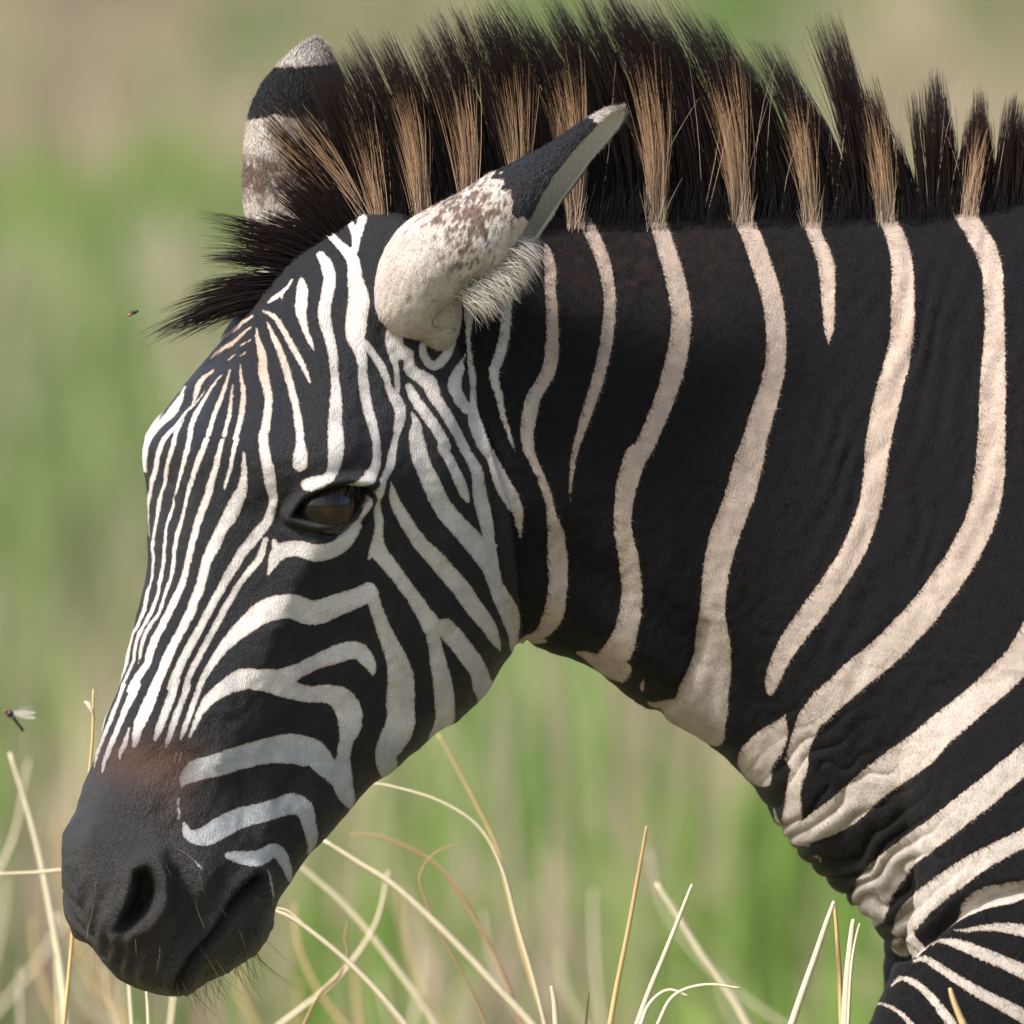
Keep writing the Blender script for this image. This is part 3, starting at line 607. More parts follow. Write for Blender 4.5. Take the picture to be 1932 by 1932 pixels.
# bony brow, temple hollow, cheek muscle, face crest, nose hollow
disp += H * 0.010 * gauss(600, 868, 85, 38, -8)
disp -= H * 0.007 * gauss(745, 770, 60, 85, -15)
disp += H * 0.010 * gauss(800, 1040, 120, 190, 12)
disp -= H * 0.006 * gauss(660, 1130, 60, 120, 25)
disp += H * 0.006 * gauss(545, 1120, 120, 22, 118)
disp -= H * 0.008 * gauss(400, 1230, 150, 45, 112)
disp -= H * 0.006 * gauss(560, 1420, 130, 55, -40)
disp -= H * 0.004 * gauss(470, 1010, 70, 26, 120)
# eye: opening between the lids, lid folds
EYE_P = [(552, 972), (570, 944), (598, 924), (634, 914), (668, 914), (697, 922), (686, 944), (668, 962), (640, 976), (606, 981), (578, 979)]
es = poly_sdf(EYE_P)
disp -= H * 0.016 * smoothstep(-2, 7, es)
disp += H * 0.0042 * np.exp(-0.5 * ((es + 8) / 6.0) ** 2)
disp -= H * 0.0030 * np.exp(-0.5 * ((es + 26) / 6.0) ** 2) * (0.4 + 0.6 * smoothstep(945, 975, cy))
disp += H * 0.0045 * np.exp(-0.5 * ((es + 18) / 9.0) ** 2) * smoothstep(945, 905, cy)
# nostril
NOS_P = [(254, 1648), (276, 1638), (293, 1656), (299, 1686), (288, 1714), (266, 1740), (240, 1754), (224, 1748), (236, 1714), (250, 1684)]
ns = poly_sdf(NOS_P)
disp -= H * 0.022 * smoothstep(-3, 16, ns)
disp += H * 0.0055 * np.exp(-0.5 * ((ns + 13) / 11.0) ** 2)
disp += H * 0.0060 * gauss(305, 1668, 18, 45, -12)
disp -= H * 0.0060 * gauss(345, 1690, 16, 55, -8)
disp += H * 0.0045 * gauss(165, 1580, 30, 24)
disp += H * 0.004 * gauss(395, 1660, 45, 40)
# mouth line, lips and chin
MOUTH = [(482, 1658), (462, 1674), (438, 1702), (420, 1736), (398, 1768), (372, 1800), (348, 1830), (336, 1856)]
mdist, mpar = line_dist(MOUTH)
disp -= H * 0.0085 * np.exp(-0.5 * (mdist / 4.5) ** 2) * (1 - 0.4 * mpar)
disp += H * 0.0042 * np.exp(-0.5 * ((mdist - 17) / 9.0) ** 2)
disp += H * 0.005 * gauss(470, 1770, 26, 34, 30)
wr = np.hypot(cx - 487, cy - 1655)
disp += H * 0.0013 * np.sin(wr / 2.6 + 0.02 * cx) * np.exp(-0.5 * ((wr - 26) / 12) ** 2) * smoothstep(1650, 1672, cy) * smoothstep(515, 495, cx)
mz = H * smoothstep(1600, 1690, cy) * smoothstep(330, 250, cx)
disp += mz * 0.0016 * np.sin((cx + 0.25 * cy + 9 * vnoise(cx / 30, cy / 30, 5)) / 5.0) * vnoise(cx / 40 + 3, cy / 40, 6)
disp += H * smoothstep(1690, 1800, cy) * 0.0012 * (vnoise(cx / 7, cy / 7, 8) - 0.5)
# soft veins and dents on the face
disp += H * 0.0022 * (vnoise(cx / 46, cy / 60, 9) - 0.5) * 2
# neck: windpipe ridge, throat groove, folds
B = 1 - H
d1, p1 = line_dist([(1030, 1120), (1180, 1200), (1330, 1330), (1440, 1430), (1530, 1580)])
disp += B * 0.006 * np.exp(-0.5 * (d1 / 34) ** 2)
d2, p2 = line_dist([(1000, 1030), (1150, 1110), (1320, 1240), (1420, 1330), (1500, 1420)])
disp -= B * 0.006 * np.exp(-0.5 * (d2 / 36) ** 2)
d3, p3 = line_dist([(1330, 1185), (1315, 1250), (1275, 1320), (1235, 1352)])
disp -= B * 0.003 * np.exp(-0.5 * (d3 / 10) ** 2)
wob = vnoise(cx / 90, cy / 90, 12)
fold = np.sin((cx + 0.28 * (cy - 700) + 60 * wob) / 7.5)
zone = np.exp(-0.5 * (((cx - 1770) / 120) ** 2 + ((cy - 730) / 230) ** 2))
disp += B * 0.0015 * fold * zone * (0.3 + vnoise(cx / 60 + 7, cy / 130, 13))
zone2 = np.exp(-0.5 * (((cx - 1620) / 60) ** 2 + ((cy - 960) / 260) ** 2))
disp += B * 0.0011 * np.sin((cx + 0.5 * (cy - 1000) + 50 * wob) / 9) * zone2
# folded skin on the chest: the ridges run with the stripes
w1 = vnoise(cx / 38, cy / 38, 21); w2 = vnoise(cx / 90 + 5, cy / 90, 22)
ph = ((cy - 1500) * 0.80 + (cx - 1600) * 0.62 + 60 * w2 + 26 * w1) / 6.2
z3 = np.exp(-0.5 * (((cx - 1650) / 130) ** 2 + ((cy - 1640) / 120) ** 2)) * smoothstep(1880, 1720, cx) + 0.55 * np.exp(-0.5 * (((cx - 1530) / 70) ** 2 + ((cy - 1490) / 80) ** 2))
chest = B * np.clip(z3, 0, 1.1)
disp += chest * 0.0029 * (1.6 * np.abs(np.sin(ph * 0.5)) ** 0.7 - 1.0) * (0.45 + 0.9 * vnoise(cx / 55 + 20, cy / 55, 23))
d4, p4 = line_dist([(1700, 1800), (1745, 1765), (1800, 1722), (1870, 1690), (1960, 1672)])
disp -= B * 0.012 * np.exp(-0.5 * (d4 / 9) ** 2) * (V[:, 1] < 0)
# coat relief everywhere
disp += 0.0010 * (vnoise(cx / 16, cy / 16, 31) - 0.5) + 0.0022 * B * (vnoise(cx / 70, cy / 90, 32) - 0.5)
V2 = V + N * disp[:, None]
set_co(body_me, V2)
smooth_mesh(body_me, 1)

# pattern values
sdf = sample(sx, sy)
out = (sx > 1985) | (sy > 1990)
bar = np.abs(((sx + 0.18 * (sy - 1000) + 40 * vnoise(sx / 200, sy / 200, 41)) / 190) % 1.0 - 0.5) * 190 - 48
legbar = np.abs(((sy + 30 * vnoise(sx / 90, sy / 90, 42)) / 95) % 1.0 - 0.5) * 95 - 24
leg = smoothstep(1980, 2120, sy)
sdf = np.where(out, bar * (1 - leg) + legbar * leg, sdf)
sdf = np.where(sy > 3400, -30, sdf)
tan = np.interp(cx, [300, 700, 960, 1040, 2000], [0.36, 0.40, 0.46, 0.80, 0.74]) 
tan = np.where(cx > 960, np.minimum(tan, np.interp(cy, [600, 1100, 1500, 1700], [0.80, 0.70, 0.55, 0.50])), tan)
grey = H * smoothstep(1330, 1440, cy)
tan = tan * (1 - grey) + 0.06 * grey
tan = tan + 0.55 * H * np.exp(-0.5 * (((sx - 455) / 55) ** 2 + ((sy - 680) / 60) ** 2))
brown = H * np.clip(1.1 * np.exp(-0.5 * (((sx - 285) / 66) ** 2 + ((sy - 1435) / 34) ** 2)) + 0.5 * np.exp(-0.5 * (((sx - 330) / 30) ** 2 + ((sy - 1490) / 40) ** 2)), 0, 1)
brown = np.maximum(brown, B * 0.30 * np.exp(-0.5 * (((sx - 1180) / 170) ** 2 + ((sy - 470) / 90) ** 2)) * (sdf < 0) * vnoise(sx / 14, sy / 14, 77))
muz = H * smoothstep(1425, 1500, sy + 0.0 * sx) * smoothstep(30, -30, (sx - 345) - 0.62 * np.maximum(sy - 1560, 0))
muz = np.maximum(muz, H * smoothstep(-45, 0, es) * 0.7)
sdf = np.where(muz * H > 0.5, np.where(cy > 1440, np.minimum(sdf, 4), sdf), sdf)
inner = np.zeros(len(V2)); face = H.copy()

# ------------------------------------------------------------------ ears (added to the same mesh)
def ear(path, radii, openv, alphas, Y, flat, paint_fn, thick=0.0035, ns=150, nt_=110):
    P2 = crom(np.array(path, float), 24); s2 = np.concatenate([[0], np.cumsum(np.hypot(np.diff(P2[:, 0]), np.diff(P2[:, 1])))]); s2 /= s2[-1]
    ss = np.linspace(0, 1, ns) ** 0.9
    C = unproj(np.interp(ss, s2, P2[:, 0]), np.interp(ss, s2, P2[:, 1]), np.interp(ss, s2, P2[:, 2]) + Y)
    rad = np.interp(ss, [r[0] for r in radii], [r[1] for r in radii]) * S
    rad[1:-1] = np.convolve(rad, [.25, .5, .25], 'same')[1:-1]
    al = np.interp(ss, [a[0] for a in alphas], [R(a[1]) for a in alphas])
    T = np.gradient(C, axis=0); T /= np.linalg.norm(T, axis=1)[:, None]
    o = np.array(openv, float); o = o[0][None] * (1 - ss[:, None]) + o[1][None] * ss[:, None]
    O = o - (T * o).sum(1)[:, None] * T; O /= np.linalg.norm(O, axis=1)[:, None]
    Bv = np.cross(T, O)
    u = np.linspace(-1, 1, nt_)
    TH = u[None] * al[:, None]
    def shell(k):
        r = np.maximum(rad - k, rad * 0.25)[:, None]
        return C[:, None] - O[:, None] * (np.cos(TH) * r * flat)[..., None] + Bv[:, None] * (np.sin(TH) * r)[..., None]
    A = shell(0.0); I = shell(thick)
    A = A + 0.0009 * (np.random.default_rng(3).normal(size=A.shape)) * 0.3
    n0 = ns * nt_
    idx = np.arange(n0).reshape(ns, nt_)
    f = []
    for i in range(ns - 1):
        for j in range(nt_ - 1):
            f.append((idx[i, j], idx[i, j + 1], idx[i + 1, j + 1], idx[i + 1, j]))
            f.append((n0 + idx[i, j], n0 + idx[i + 1, j], n0 + idx[i + 1, j + 1], n0 + idx[i, j + 1]))
    for i in range(ns - 1):
        f.append((idx[i, 0], idx[i + 1, 0], n0 + idx[i + 1, 0], n0 + idx[i, 0]))
        f.append((idx[i, -1], n0 + idx[i, -1], n0 + idx[i + 1, -1], idx[i + 1, -1]))
    for j in range(nt_ - 1):
        f.append((idx[-1, j], idx[-1, j + 1], n0 + idx[-1, j + 1], n0 + idx[-1, j]))
    vv = np.concatenate([A.reshape(-1, 3), I.reshape(-1, 3)])
    SS = np.repeat(ss, nt_); UU = np.tile(u, ns)
    sd_o, br_o = paint_fn(SS, UU, A.reshape(-1, 3))
    sdv = np.concatenate([sd_o, np.full(n0, 12.0)])
    brv = np.concatenate([br_o, np.zeros(n0)])
    inn = np.concatenate([np.zeros(n0), np.ones(n0)])
    rim = np.abs(UU) > 0.93
    return vv, f, sdv, brv, inn
def near_paint(s, u, P):
    n1 = vnoise(s * 40 + 3, u * 14, 51) - 0.5; n2 = 0.6 * (vnoise(s * 75, u * 42 + 9, 52) - 0.5) + 0.5 * (vnoise(s * 130 + 4, u * 60, 55) - 0.5)
    d_black = (s - (0.625 + 0.045 * u + 0.05 * n1)) * 560
    d_tip = (s - (0.895 + 0.03 * n1 - 0.02 * u)) * 560
    black = np.minimum(d_black, -d_tip)
    sd_ = -black
    mot = np.exp(-0.5 * ((s - 0.455 + 0.04 * u) / 0.066) ** 2) * smoothstep(1.0, 0.6, np.abs(u))
    sp = smoothstep(-0.05, 0.12, n2 + 0.5 * n1 + 0.35 * (mot - 0.65))
    b = mot * sp
    return np.clip(sd_, -20, 20), np.clip(b * 3.2 + 0.22 * smoothstep(0.14, 0.26, n2) * (s < 0.55), 0, 1)
def far_paint(s, u, P):
    ex, ey = project(P)
    n1 = vnoise(ex / 14, ey / 16, 53) - 0.5; n2 = vnoise(ex / 6, ey / 10, 54) - 0.5
    y = ey + 10 * n1
    tipw = 128 - 0.0012 * (ex - 560) ** 2 + 6 * n1 - (ey < 0)
    edge = np.interp(ex, [460, 520, 560, 620, 660], [232, 215, 222, 232, 250])
    sd_ = np.full(len(s), 15.0)
    sd_ = np.where((y > tipw) & (y < edge), -np.minimum(y - tipw, edge - y), np.minimum(np.abs(y - tipw), np.abs(y - edge)))
    band2 = np.exp(-0.5 * ((y - 330) / 26) ** 2)
    b = np.clip(band2 * 1.4 * smoothstep(-0.35, 0.1, n2 + 0.2) + 0.6 * smoothstep(0.1, 0.25, n2) * smoothstep(340, 380, y) * smoothstep(470, 420, y), 0, 1)
    return np.clip(sd_, -20, 20), b
ears = [ear([(830, 684, .040), (828, 644, .026), (822, 602, .012), (786, 554, -.004), (816, 492, -.012), (915, 436, -.012), (1040, 335, -.008), (1110, 268, -.004), (1178, 208, 0)],
            [(0, 16), (.065, 36), (.13, 58), (.21, 88), (.31, 102), (.45, 103), (.59, 94), (.71, 70), (.82, 50), (.91, 38), (.965, 28), (1, 9)],
            [(.62, .25, -.74), (.46, -.62, -.70)], [(0, 180), (.33, 178), (.48, 150), (.72, 116), (1, 95)], -0.185, 0.85, near_paint),
        ear([(580, 545, .01), (562, 430, .012), (558, 320, .012), (562, 220, .01), (584, 130, .0), (598, 74, -.006)],
            [(0, 60), (.15, 88), (.35, 102), (.55, 101), (.70, 95), (.80, 83), (.88, 63), (.94, 42), (.975, 25), (1, 6)],
            [(-.25, .95, .05), (-.25, .95, .05)], [(0, 150), (.3, 105), (.7, 90), (1, 80)], -0.045, 0.55, far_paint)]
V3 = get_co(body_me)
nv0 = len(V3)
allV = [V3]; quads = []
lt = np.empty(len(body_me.polygons), np.int32); body_me.polygons.foreach_get('loop_total', lt)
ls = np.empty(len(body_me.polygons), np.int32); body_me.polygons.foreach_get('loop_start', ls)
lv = np.empty(len(body_me.loops), np.int32); body_me.loops.foreach_get('vertex_index', lv)
tot = nv0
elv = []; elt = []
for vv, f, sdv, brv, inn in ears:
    allV.append(vv)
    fa = np.array(f) + tot
    elv.append(fa.ravel()); elt.append(np.full(len(fa), 4))
    tot += len(vv)
    sdf = np.concatenate([sdf, sdv]); brown = np.concatenate([brown, brv]); inner = np.concatenate([inner, inn]); face = np.concatenate([face, np.ones(len(vv))])
    tan = np.concatenate([tan, 0.42 + 0.2 * vnoise(vv[:, 0] * 90, vv[:, 2] * 90, 61)]); muz = np.concatenate([muz, np.zeros(len(vv))])
allV = np.concatenate(allV); alv = np.concatenate([lv] + elv); alt = np.concatenate([lt] + elt)
bme = bpy.data.meshes.new('body')
bme.vertices.add(len(allV)); bme.vertices.foreach_set('co', allV.astype(np.float32).ravel())
bme.loops.add(len(alv)); bme.loops.foreach_set('vertex_index', alv.astype(np.int32))
bme.polygons.add(len(alt)); bme.polygons.foreach_set('loop_start', np.concatenate([[0], np.cumsum(alt)[:-1]]).astype(np.int32))
bme.polygons.foreach_set('use_smooth', np.ones(len(alt), bool))
bme.update(calc_edges=True); bme.validate()
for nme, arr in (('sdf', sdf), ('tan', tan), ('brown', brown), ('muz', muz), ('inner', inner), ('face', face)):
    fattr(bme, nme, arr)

def coat_material():
    M = Nodes('zebra_coat', 0.5, 0.24)
    v1 = M.mapping((900, 900, 300), (0.3, 0.2, 0.1)); v2 = M.mapping((1, 1, 1))
    fine = M.noise(1.0, 2, 0.6, v1); med = M.noise(55, 4, 0.6, v2); big = M.noise(14, 3, 0.5, v2); grain = M.noise(1400, 2, 0.7, v2)
    sdf_ = M.attr('sdf').outputs['Fac']; tan_ = M.attr('tan').outputs['Fac']; br = M.attr('brown').outputs['Fac']
    mz_ = M.attr('muz').outputs['Fac']; inn = M.attr('inner').outputs['Fac']
    facef = M.attr('face').outputs['Fac']
    j = M.math('MULTIPLY', M.math('SUBTRACT', fine.outputs['Fac'], 0.5), M.math('MULTIPLY_ADD', facef, -5.0, 8.5))
    e = M.math('ADD', sdf_, j)
    pore = M.noise(260, 4, 0.65, v2)
    e = M.math('ADD', e, M.math('MULTIPLY_ADD', pore.outputs['Fac'], 7.0, -3.5))
    e = M.math('ADD', e, M.math('MULTIPLY_ADD', facef, 2.7, -3.3))
    f = M.math('MULTIPLY_ADD', e, 0.45, 0.5, clamp=True)
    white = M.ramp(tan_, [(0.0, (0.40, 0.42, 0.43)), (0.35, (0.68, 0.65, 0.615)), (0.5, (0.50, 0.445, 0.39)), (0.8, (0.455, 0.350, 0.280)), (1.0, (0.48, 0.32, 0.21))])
    vary = M.math('MULTIPLY_ADD', med.outputs['Fac'], 0.75, 0.62)
    vary = M.math('MULTIPLY', vary, M.math('MULTIPLY_ADD', grain.outputs['Fac'], 1.1, 0.46))
    white = M.mix(1.0, white, vary, 'MULTIPLY')
    # rim of the white hair goes tan where it thins out over dark skin
    rim = M.math('SUBTRACT', 1.0, M.math('MULTIPLY_ADD', e, 0.16, 0.1, clamp=True))
    white = M.mix(M.math('MULTIPLY', rim, 0.45), white, (0.36, 0.235, 0.15))
    black = M.mix(big.outputs['Fac'], (0.0028, 0.0026, 0.0034), (0.0062, 0.0054, 0.0056))
    black = M.mix(M.math('MULTIPLY', grain.outputs['Fac'], 0.5), black, (0.0085, 0.0078, 0.0082))
    black = M.mix(M.math('MULTIPLY', facef, 0.85), black, (0.012, 0.012, 0.0148))
    black = M.mix(mz_, black, M.mix(med.outputs['Fac'], (0.008, 0.0075, 0.0075), (0.021, 0.0185, 0.0185)))
    black = M.mix(M.math('MULTIPLY', br, 0.9), black, (0.075, 0.037, 0.025))
    col = M.mix(f, black, white)
    speck = M.mix(med.outputs['Fac'], (0.035, 0.018, 0.012), (0.13, 0.066, 0.040))
    col = M.mix(M.math('MULTIPLY', M.math('MULTIPLY', br, 0.85), f), col, speck)
    ear_in = M.mix(fine.outputs['Fac'], (0.60, 0.56, 0.49), (0.80, 0.76, 0.68))
    col = M.mix(inn, col, ear_in)
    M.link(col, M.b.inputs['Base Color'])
    M.link(M.math('MULTIPLY_ADD', f, 0.40, 0.42), M.b.inputs['Roughness'])
    M.link(M.math('ADD', M.math('MULTIPLY', mz_, 0.15), M.math('MULTIPLY_ADD', facef, 0.15, 0.12)), M.b.inputs['Specular IOR Level'])
    M.b.inputs['Sheen Weight'].default_value = 0.02
    M.b.inputs['Sheen Roughness'].default_value = 0.5
    bp = M.new('ShaderNodeBump'); bp.inputs['Strength'].default_value = 0.75; bp.inputs['Distance'].default_value = 0.0018
    hgt = M.math('ADD', fine.outputs['Fac'], M.math('MULTIPLY', grain.outputs['Fac'], 0.8))
    hgt = M.math('ADD', hgt, M.math('MULTIPLY', M.math('MULTIPLY', pore.outputs['Fac'], 1.4), mz_))
    M.link(hgt, bp.inputs['Height']); M.link(bp.outputs['Normal'], M.b.inputs['Normal'])
    return M.m
COAT = coat_material()
bme.materials.append(COAT)
zebra = bpy.data.objects.new('zebra', None); COL.objects.link(zebra)
zebra.location = (0.9, 0, 0)
tag(zebra, 'striped zebra walking with its head lowered and turned towards the viewer', 'zebra')
OFF = np.array((0.9, 0, 0))
def under(o):
    """parent to the zebra and keep the world place"""
    o.parent = zebra; o.location = o.location - Vector(OFF); return o
body = bpy.data.objects.new('body', bme); COL.objects.link(body); under(body)
bpy.data.meshes.remove(body_me)

# hooves
HOOF = Nodes('hoof_horn', 0.5, 0.4); HOOF.b.inputs['Base Color'].default_value = (0.025, 0.022, 0.02, 1)
for hx, hy, Y in ((1375, 3480, -.150), (1770, 3460, .12), (4722, 3460, -.13), (4722 + 260, 3460, .13)):
    c = pt(hx, hy, Y); path = [(c[0] + .01, Y, c[2] + 0.03), (c[0], Y, c[2] - 0.005), (c[0] - .012, Y, 0.02), (c[0] - .016, Y, -0.004)]
    vv, ff = tube(path, [.034, .042, .050, .053], 20)
    under(mesh_obj('hoof', vv, ff, HOOF.m))

# ------------------------------------------------------------------ eyes
def eye_material():
    M = Nodes('eye_surface', 0.12, 0.35)
    tc = M.new('ShaderNodeTexCoord'); sep = M.new('ShaderNodeSeparateXYZ'); M.link(tc.outputs['Object'], sep.inputs[0])
    x = M.math('MULTIPLY', sep.outputs['X'], 1 / 0.0150); z = M.math('MULTIPLY', M.math('SUBTRACT', sep.outputs['Z'], 0.001), 1 / 0.0125)
    r = M.math('SQRT', M.math('ADD', M.math('MULTIPLY', x, x), M.math('MULTIPLY', z, z)))
    xp = M.math('MULTIPLY', sep.outputs['X'], 1 / 0.0105); zp = M.math('MULTIPLY', M.math('SUBTRACT', sep.outputs['Z'], 0.002), 1 / 0.0058)
    rp = M.math('SQRT', M.math('ADD', M.math('MULTIPLY', xp, xp), M.math('MULTIPLY', zp, zp)))
    nz = M.noise(500, 3, 0.6, tc.outputs['Object'])
    iris = M.mix(nz.outputs['Fac'], (0.014, 0.006, 0.004), (0.052, 0.023, 0.013))
    c = M.mix(M.math('MULTIPLY_ADD', r, 5.0, -4.3, clamp=True), iris, (0.012, 0.008, 0.007))
    c = M.mix(M.math('MULTIPLY_ADD', rp, -4.0, 4.2, clamp=True), c, (0.006, 0.007, 0.012))
    M.link(c, M.b.inputs['Base Color'])
    M.b.inputs['Coat Weight'].default_value = 0.25; M.b.inputs['Coat Roughness'].default_value = 0.03
    return M.m
EYE = eye_material()
# lid rim position found on the finished mesh
def surface_near(qx, qy, rad=26):
    m = (np.hypot(cx - qx, cy - qy) < rad) & (hyl < 0) & is_head & facing
    return V3[m]
rimv = V3[(np.abs(es + 6) < 3) & (hyl < 0) & is_head & facing]
rc = rimv.mean(0)
nrm = np.array((SN, -CS, 0.05)); nrm /= np.linalg.norm(nrm)
ER = 0.0245
ec = rc - nrm * (ER - 0.0015)
def add_eye(c, n):
    me = bpy.data.meshes.new('eye'); b = bmesh.new()
    bmesh.ops.create_uvsphere(b, u_segments=48, v_segments=32, radius=ER)
    b.to_mesh(me); b.free()
    me.polygons.foreach_set('use_smooth', [True] * len(me.polygons)); me.materials.append(EYE)
    o = bpy.data.objects.new('eye', me); COL.objects.link(o)
    o.location = c
    o.rotation_euler = Vector(-n).to_track_quat('Y', 'Z').to_euler()
    return under(o)
add_eye(ec, nrm)
lx, ly = head_local(ec[None])
fe = head_world(lx, -ly, ec[2:3])[0]
add_eye(fe, np.array((-SN * math.cos(2 * 0) , CS, 0.05)))

# ------------------------------------------------------------------ hair strands
def strand_mesh(name, P, rad, cols, mat, parent=None):
    """P (n,k,3) paths, rad (n,k), cols (n,k,3): three-sided strands joined as one part"""
    n, k, _ = P.shape
    T = np.gradient(P, axis=1); T /= np.linalg.norm(T, axis=2)[..., None] + 1e-12
    r = np.array((0.31, 0.9, 0.11)); a = np.cross(T, r); a /= np.linalg.norm(a, axis=2)[..., None] + 1e-12
    b = np.cross(T, a)
    vs = []
    for q in range(3):
        t = 2 * np.pi * q / 3
        vs.append(P + (a * math.cos(t) + b * math.sin(t)) * rad[..., None])
    Vv = np.stack(vs, 2).reshape(-1, 3)
    base = (np.arange(n) * k * 3)[:, None, None] + (np.arange(k - 1) * 3)[None, :, None]
    F = np.concatenate([np.stack([base + q, base + (q + 1) % 3, base + 3 + (q + 1) % 3, base + 3 + q], -1).reshape(-1, 4) for q in range(3)])
    o = fast_mesh(name, Vv, F, mat, parent)
    cattr(o.data, 'hair', np.repeat(cols.reshape(-1, 3), 3, 0))
    return o
def hair_material():
    M = Nodes('mane_hair', 0.45, 0.14)
    a = M.attr('hair'); M.link(a.outputs['Color'], M.b.inputs['Base Color'])
    return M.m
HAIR = hair_material()
TANS = [(712, 742), (786, 812), (866, 902), (962, 992), (1062, 1108), (1216, 1260), (1376, 1422), (1508, 1554), (1646, 1694), (1800, 1848), (1968, 2020)]
BLACKH = np.array((0.008, 0.0066, 0.0066)); BTIP = np.array((0.026, 0.016, 0.013))
TANH0 = np.array((0.40, 0.30, 0.22)); TANH1 = np.array((0.50, 0.30, 0.155))
def root_point(u):
    """u runs along the crest: forehead (u<0.0) to withers, in picture columns"""
    return u
mane_P = []; mane_r = []; mane_c = []
K = 8
def add_strands(roots, tips_dir, length, bend, rad0, colour0, colour1, jit):
    """roots (n,3), direction (n,3) unit, bend (n,3) added quadratically"""
    t = np.linspace(0, 1, K)
    n = len(roots)
    P = roots[:, None] + tips_dir[:, None] * (t[None, :, None] * length[:, None, None]) + bend[:, None] * (t[None, :, None] ** 2) * length[:, None, None]
    wv = rng.normal(0, 1, (n, 1, 3)) * np.sin(t * 4 + 1)[None, :, None] * jit
    P = P + wv * t[None, :, None]
    rr = rad0[:, None] * (1 - 0.85 * t[None] ** 2.2)
    c = colour0[:, None] * (1 - t[None, :, None]) + colour1[:, None] * t[None, :, None]
    mane_P.append(P); mane_r.append(rr); mane_c.append(c)
zx = np.array((1.0, 0, 0)); zz = np.array((0, 0, 1.0))
# crest of the neck
TANS = [(a + 0.18 * (b - a), b - 0.18 * (b - a)) for a, b in TANS]
u = 690.0
clumps = []
while u < 2330:
    clumps.append(u); u += rng.uniform(6, 12) if u < 1480 else rng.uniform(8, 15)
GROUPS = [(1492, 1612, -8, 1.0, .80), (1612, 1742, -10, 1.06, .74), (1742, 1803, 0, .98, .88), (1803, 1872, 14, .88, .70), (1872, 1945, 20, .95, .60)]
gu = 690.0
while gu < 1480:
    gw = rng.uniform(24, 52); GROUPS.append((gu, min(gu + gw, 1492), rng.normal(0, 4), rng.uniform(0.98, 1.05), rng.uniform(0.95, 1.02))); gu += gw
gu = 1945.0
while gu < 2330:
    gw = rng.uniform(30, 60); GROUPS.append((gu, gu + gw, 8, 0.9, 0.75)); gu += gw
for u in clumps:
    is_tan = any(a <= u <= b for a, b in TANS)
    top, _, _, yc = neck_at(u)
    Lpx = np.interp(u, [690, 760, 900, 1050, 1250, 1400, 1500, 1560, 1640, 1700, 1780, 1830, 1932, 2100, 2330], [345, 365, 390, 425, 445, 430, 400, 400, 430, 340, 300, 330, 270, 220, 140])
    ga, gb, goff, g0, g1_ = [g for g in GROUPS if g[0] <= u < g[1] + 60][0] if not [g for g in GROUPS if g[0] <= u < g[1]] else [g for g in GROUPS if g[0] <= u < g[1]][0]
    gq = (u - ga) / (gb - ga); gmid = (ga + gb) / 2
    Lpx = Lpx * (g0 * (1 - gq) + g1_ * gq) * (1 - (0.05 if u < 1480 else 0.20) * abs(2 * gq - 1) ** 2)
    gpull = ((gmid - u) * (0.14 if u < 1480 else 0.46) + goff) / Lpx
    lean = np.interp(u, [690, 800, 1000, 1250, 1500, 1740, 1760, 2330], [0.20, 0.06, 0.02, 0.03, 0.06, 0.05, -0.04, 0.0]) + rng.normal(0, 0.02)
    curl = np.interp(u, [690, 800, 1000, 1250, 1500, 1700, 1932, 2330], [0.14, 0.20, 0.24, 0.28, 0.26, 0.10, 0.02, 0.0]) + rng.normal(0, 0.015)
    clen = Lpx * S * rng.uniform(0.92, 1.08)
    for kind, count in (('b', 84), ('t', 140)):
        if kind == 't' and not is_tan: continue
        if kind == 'b' and is_tan: count = 34
        n = count
        uu = u + rng.normal(0, 5.0 if kind == 'b' else 3.6, n)
        lat = (rng.uniform(0.002, 0.016, n) if is_tan else rng.uniform(-0.014, 0.014, n)) if kind == 'b' else rng.uniform(-0.019, -0.001, n)
        tp, _, _, ycc = neck_at(uu)
        root = unproj(uu, tp + 14 + np.abs(lat) * 900, ycc); root[:, 1] += lat
        conv = (u - uu) * S * 0.85                    # strands of a tuft draw together
        L = clen * (0.70 + 0.34 * rng.random(n) ** 0.55)
        if kind == 't': L = L * (0.30 + 0.52 * rng.random(n) ** 1.3)
        
        d = np.stack([-np.full(n, lean) + rng.normal(0, 0.025, n), lat * 3.0 + rng.normal(0, 0.02, n), np.ones(n)], 1)
        if kind == 't': d[:, 0] += 0.05 + rng.normal(0, 0.065, n)
        d /= np.linalg.norm(d, axis=1)[:, None]
        bend = np.stack([conv / L + gpull - curl * (0.45 if kind == 't' else 1.0), rng.normal(0, 0.02, n) - lat * 2.0, np.full(n, -0.05)], 1)
        r0 = rng.uniform(0.00028, 0.00046, n) if kind == 'b' else rng.uniform(0.00018, 0.00030, n)
        sh = rng.uniform(0.7, 1.3, (n, 1))
        if kind == 't':
            c0 = TANH0[None] * sh; c1 = (TANH1 * (1 - 0.25 * rng.random((n, 1)))) * sh
        else:
            c0 = BLACKH[None] * sh; c1 = BTIP[None] * sh
        if kind == 'b':
            sel = rng.random(n) < 0.22                # shorter hair fills the gaps between tufts
            L[sel] *= rng.uniform(0.35, 0.75, sel.sum()); bend[sel, 0] *= 0.3
        add_strands(root, d, L, bend, r0, c0, c1, 0.0012)
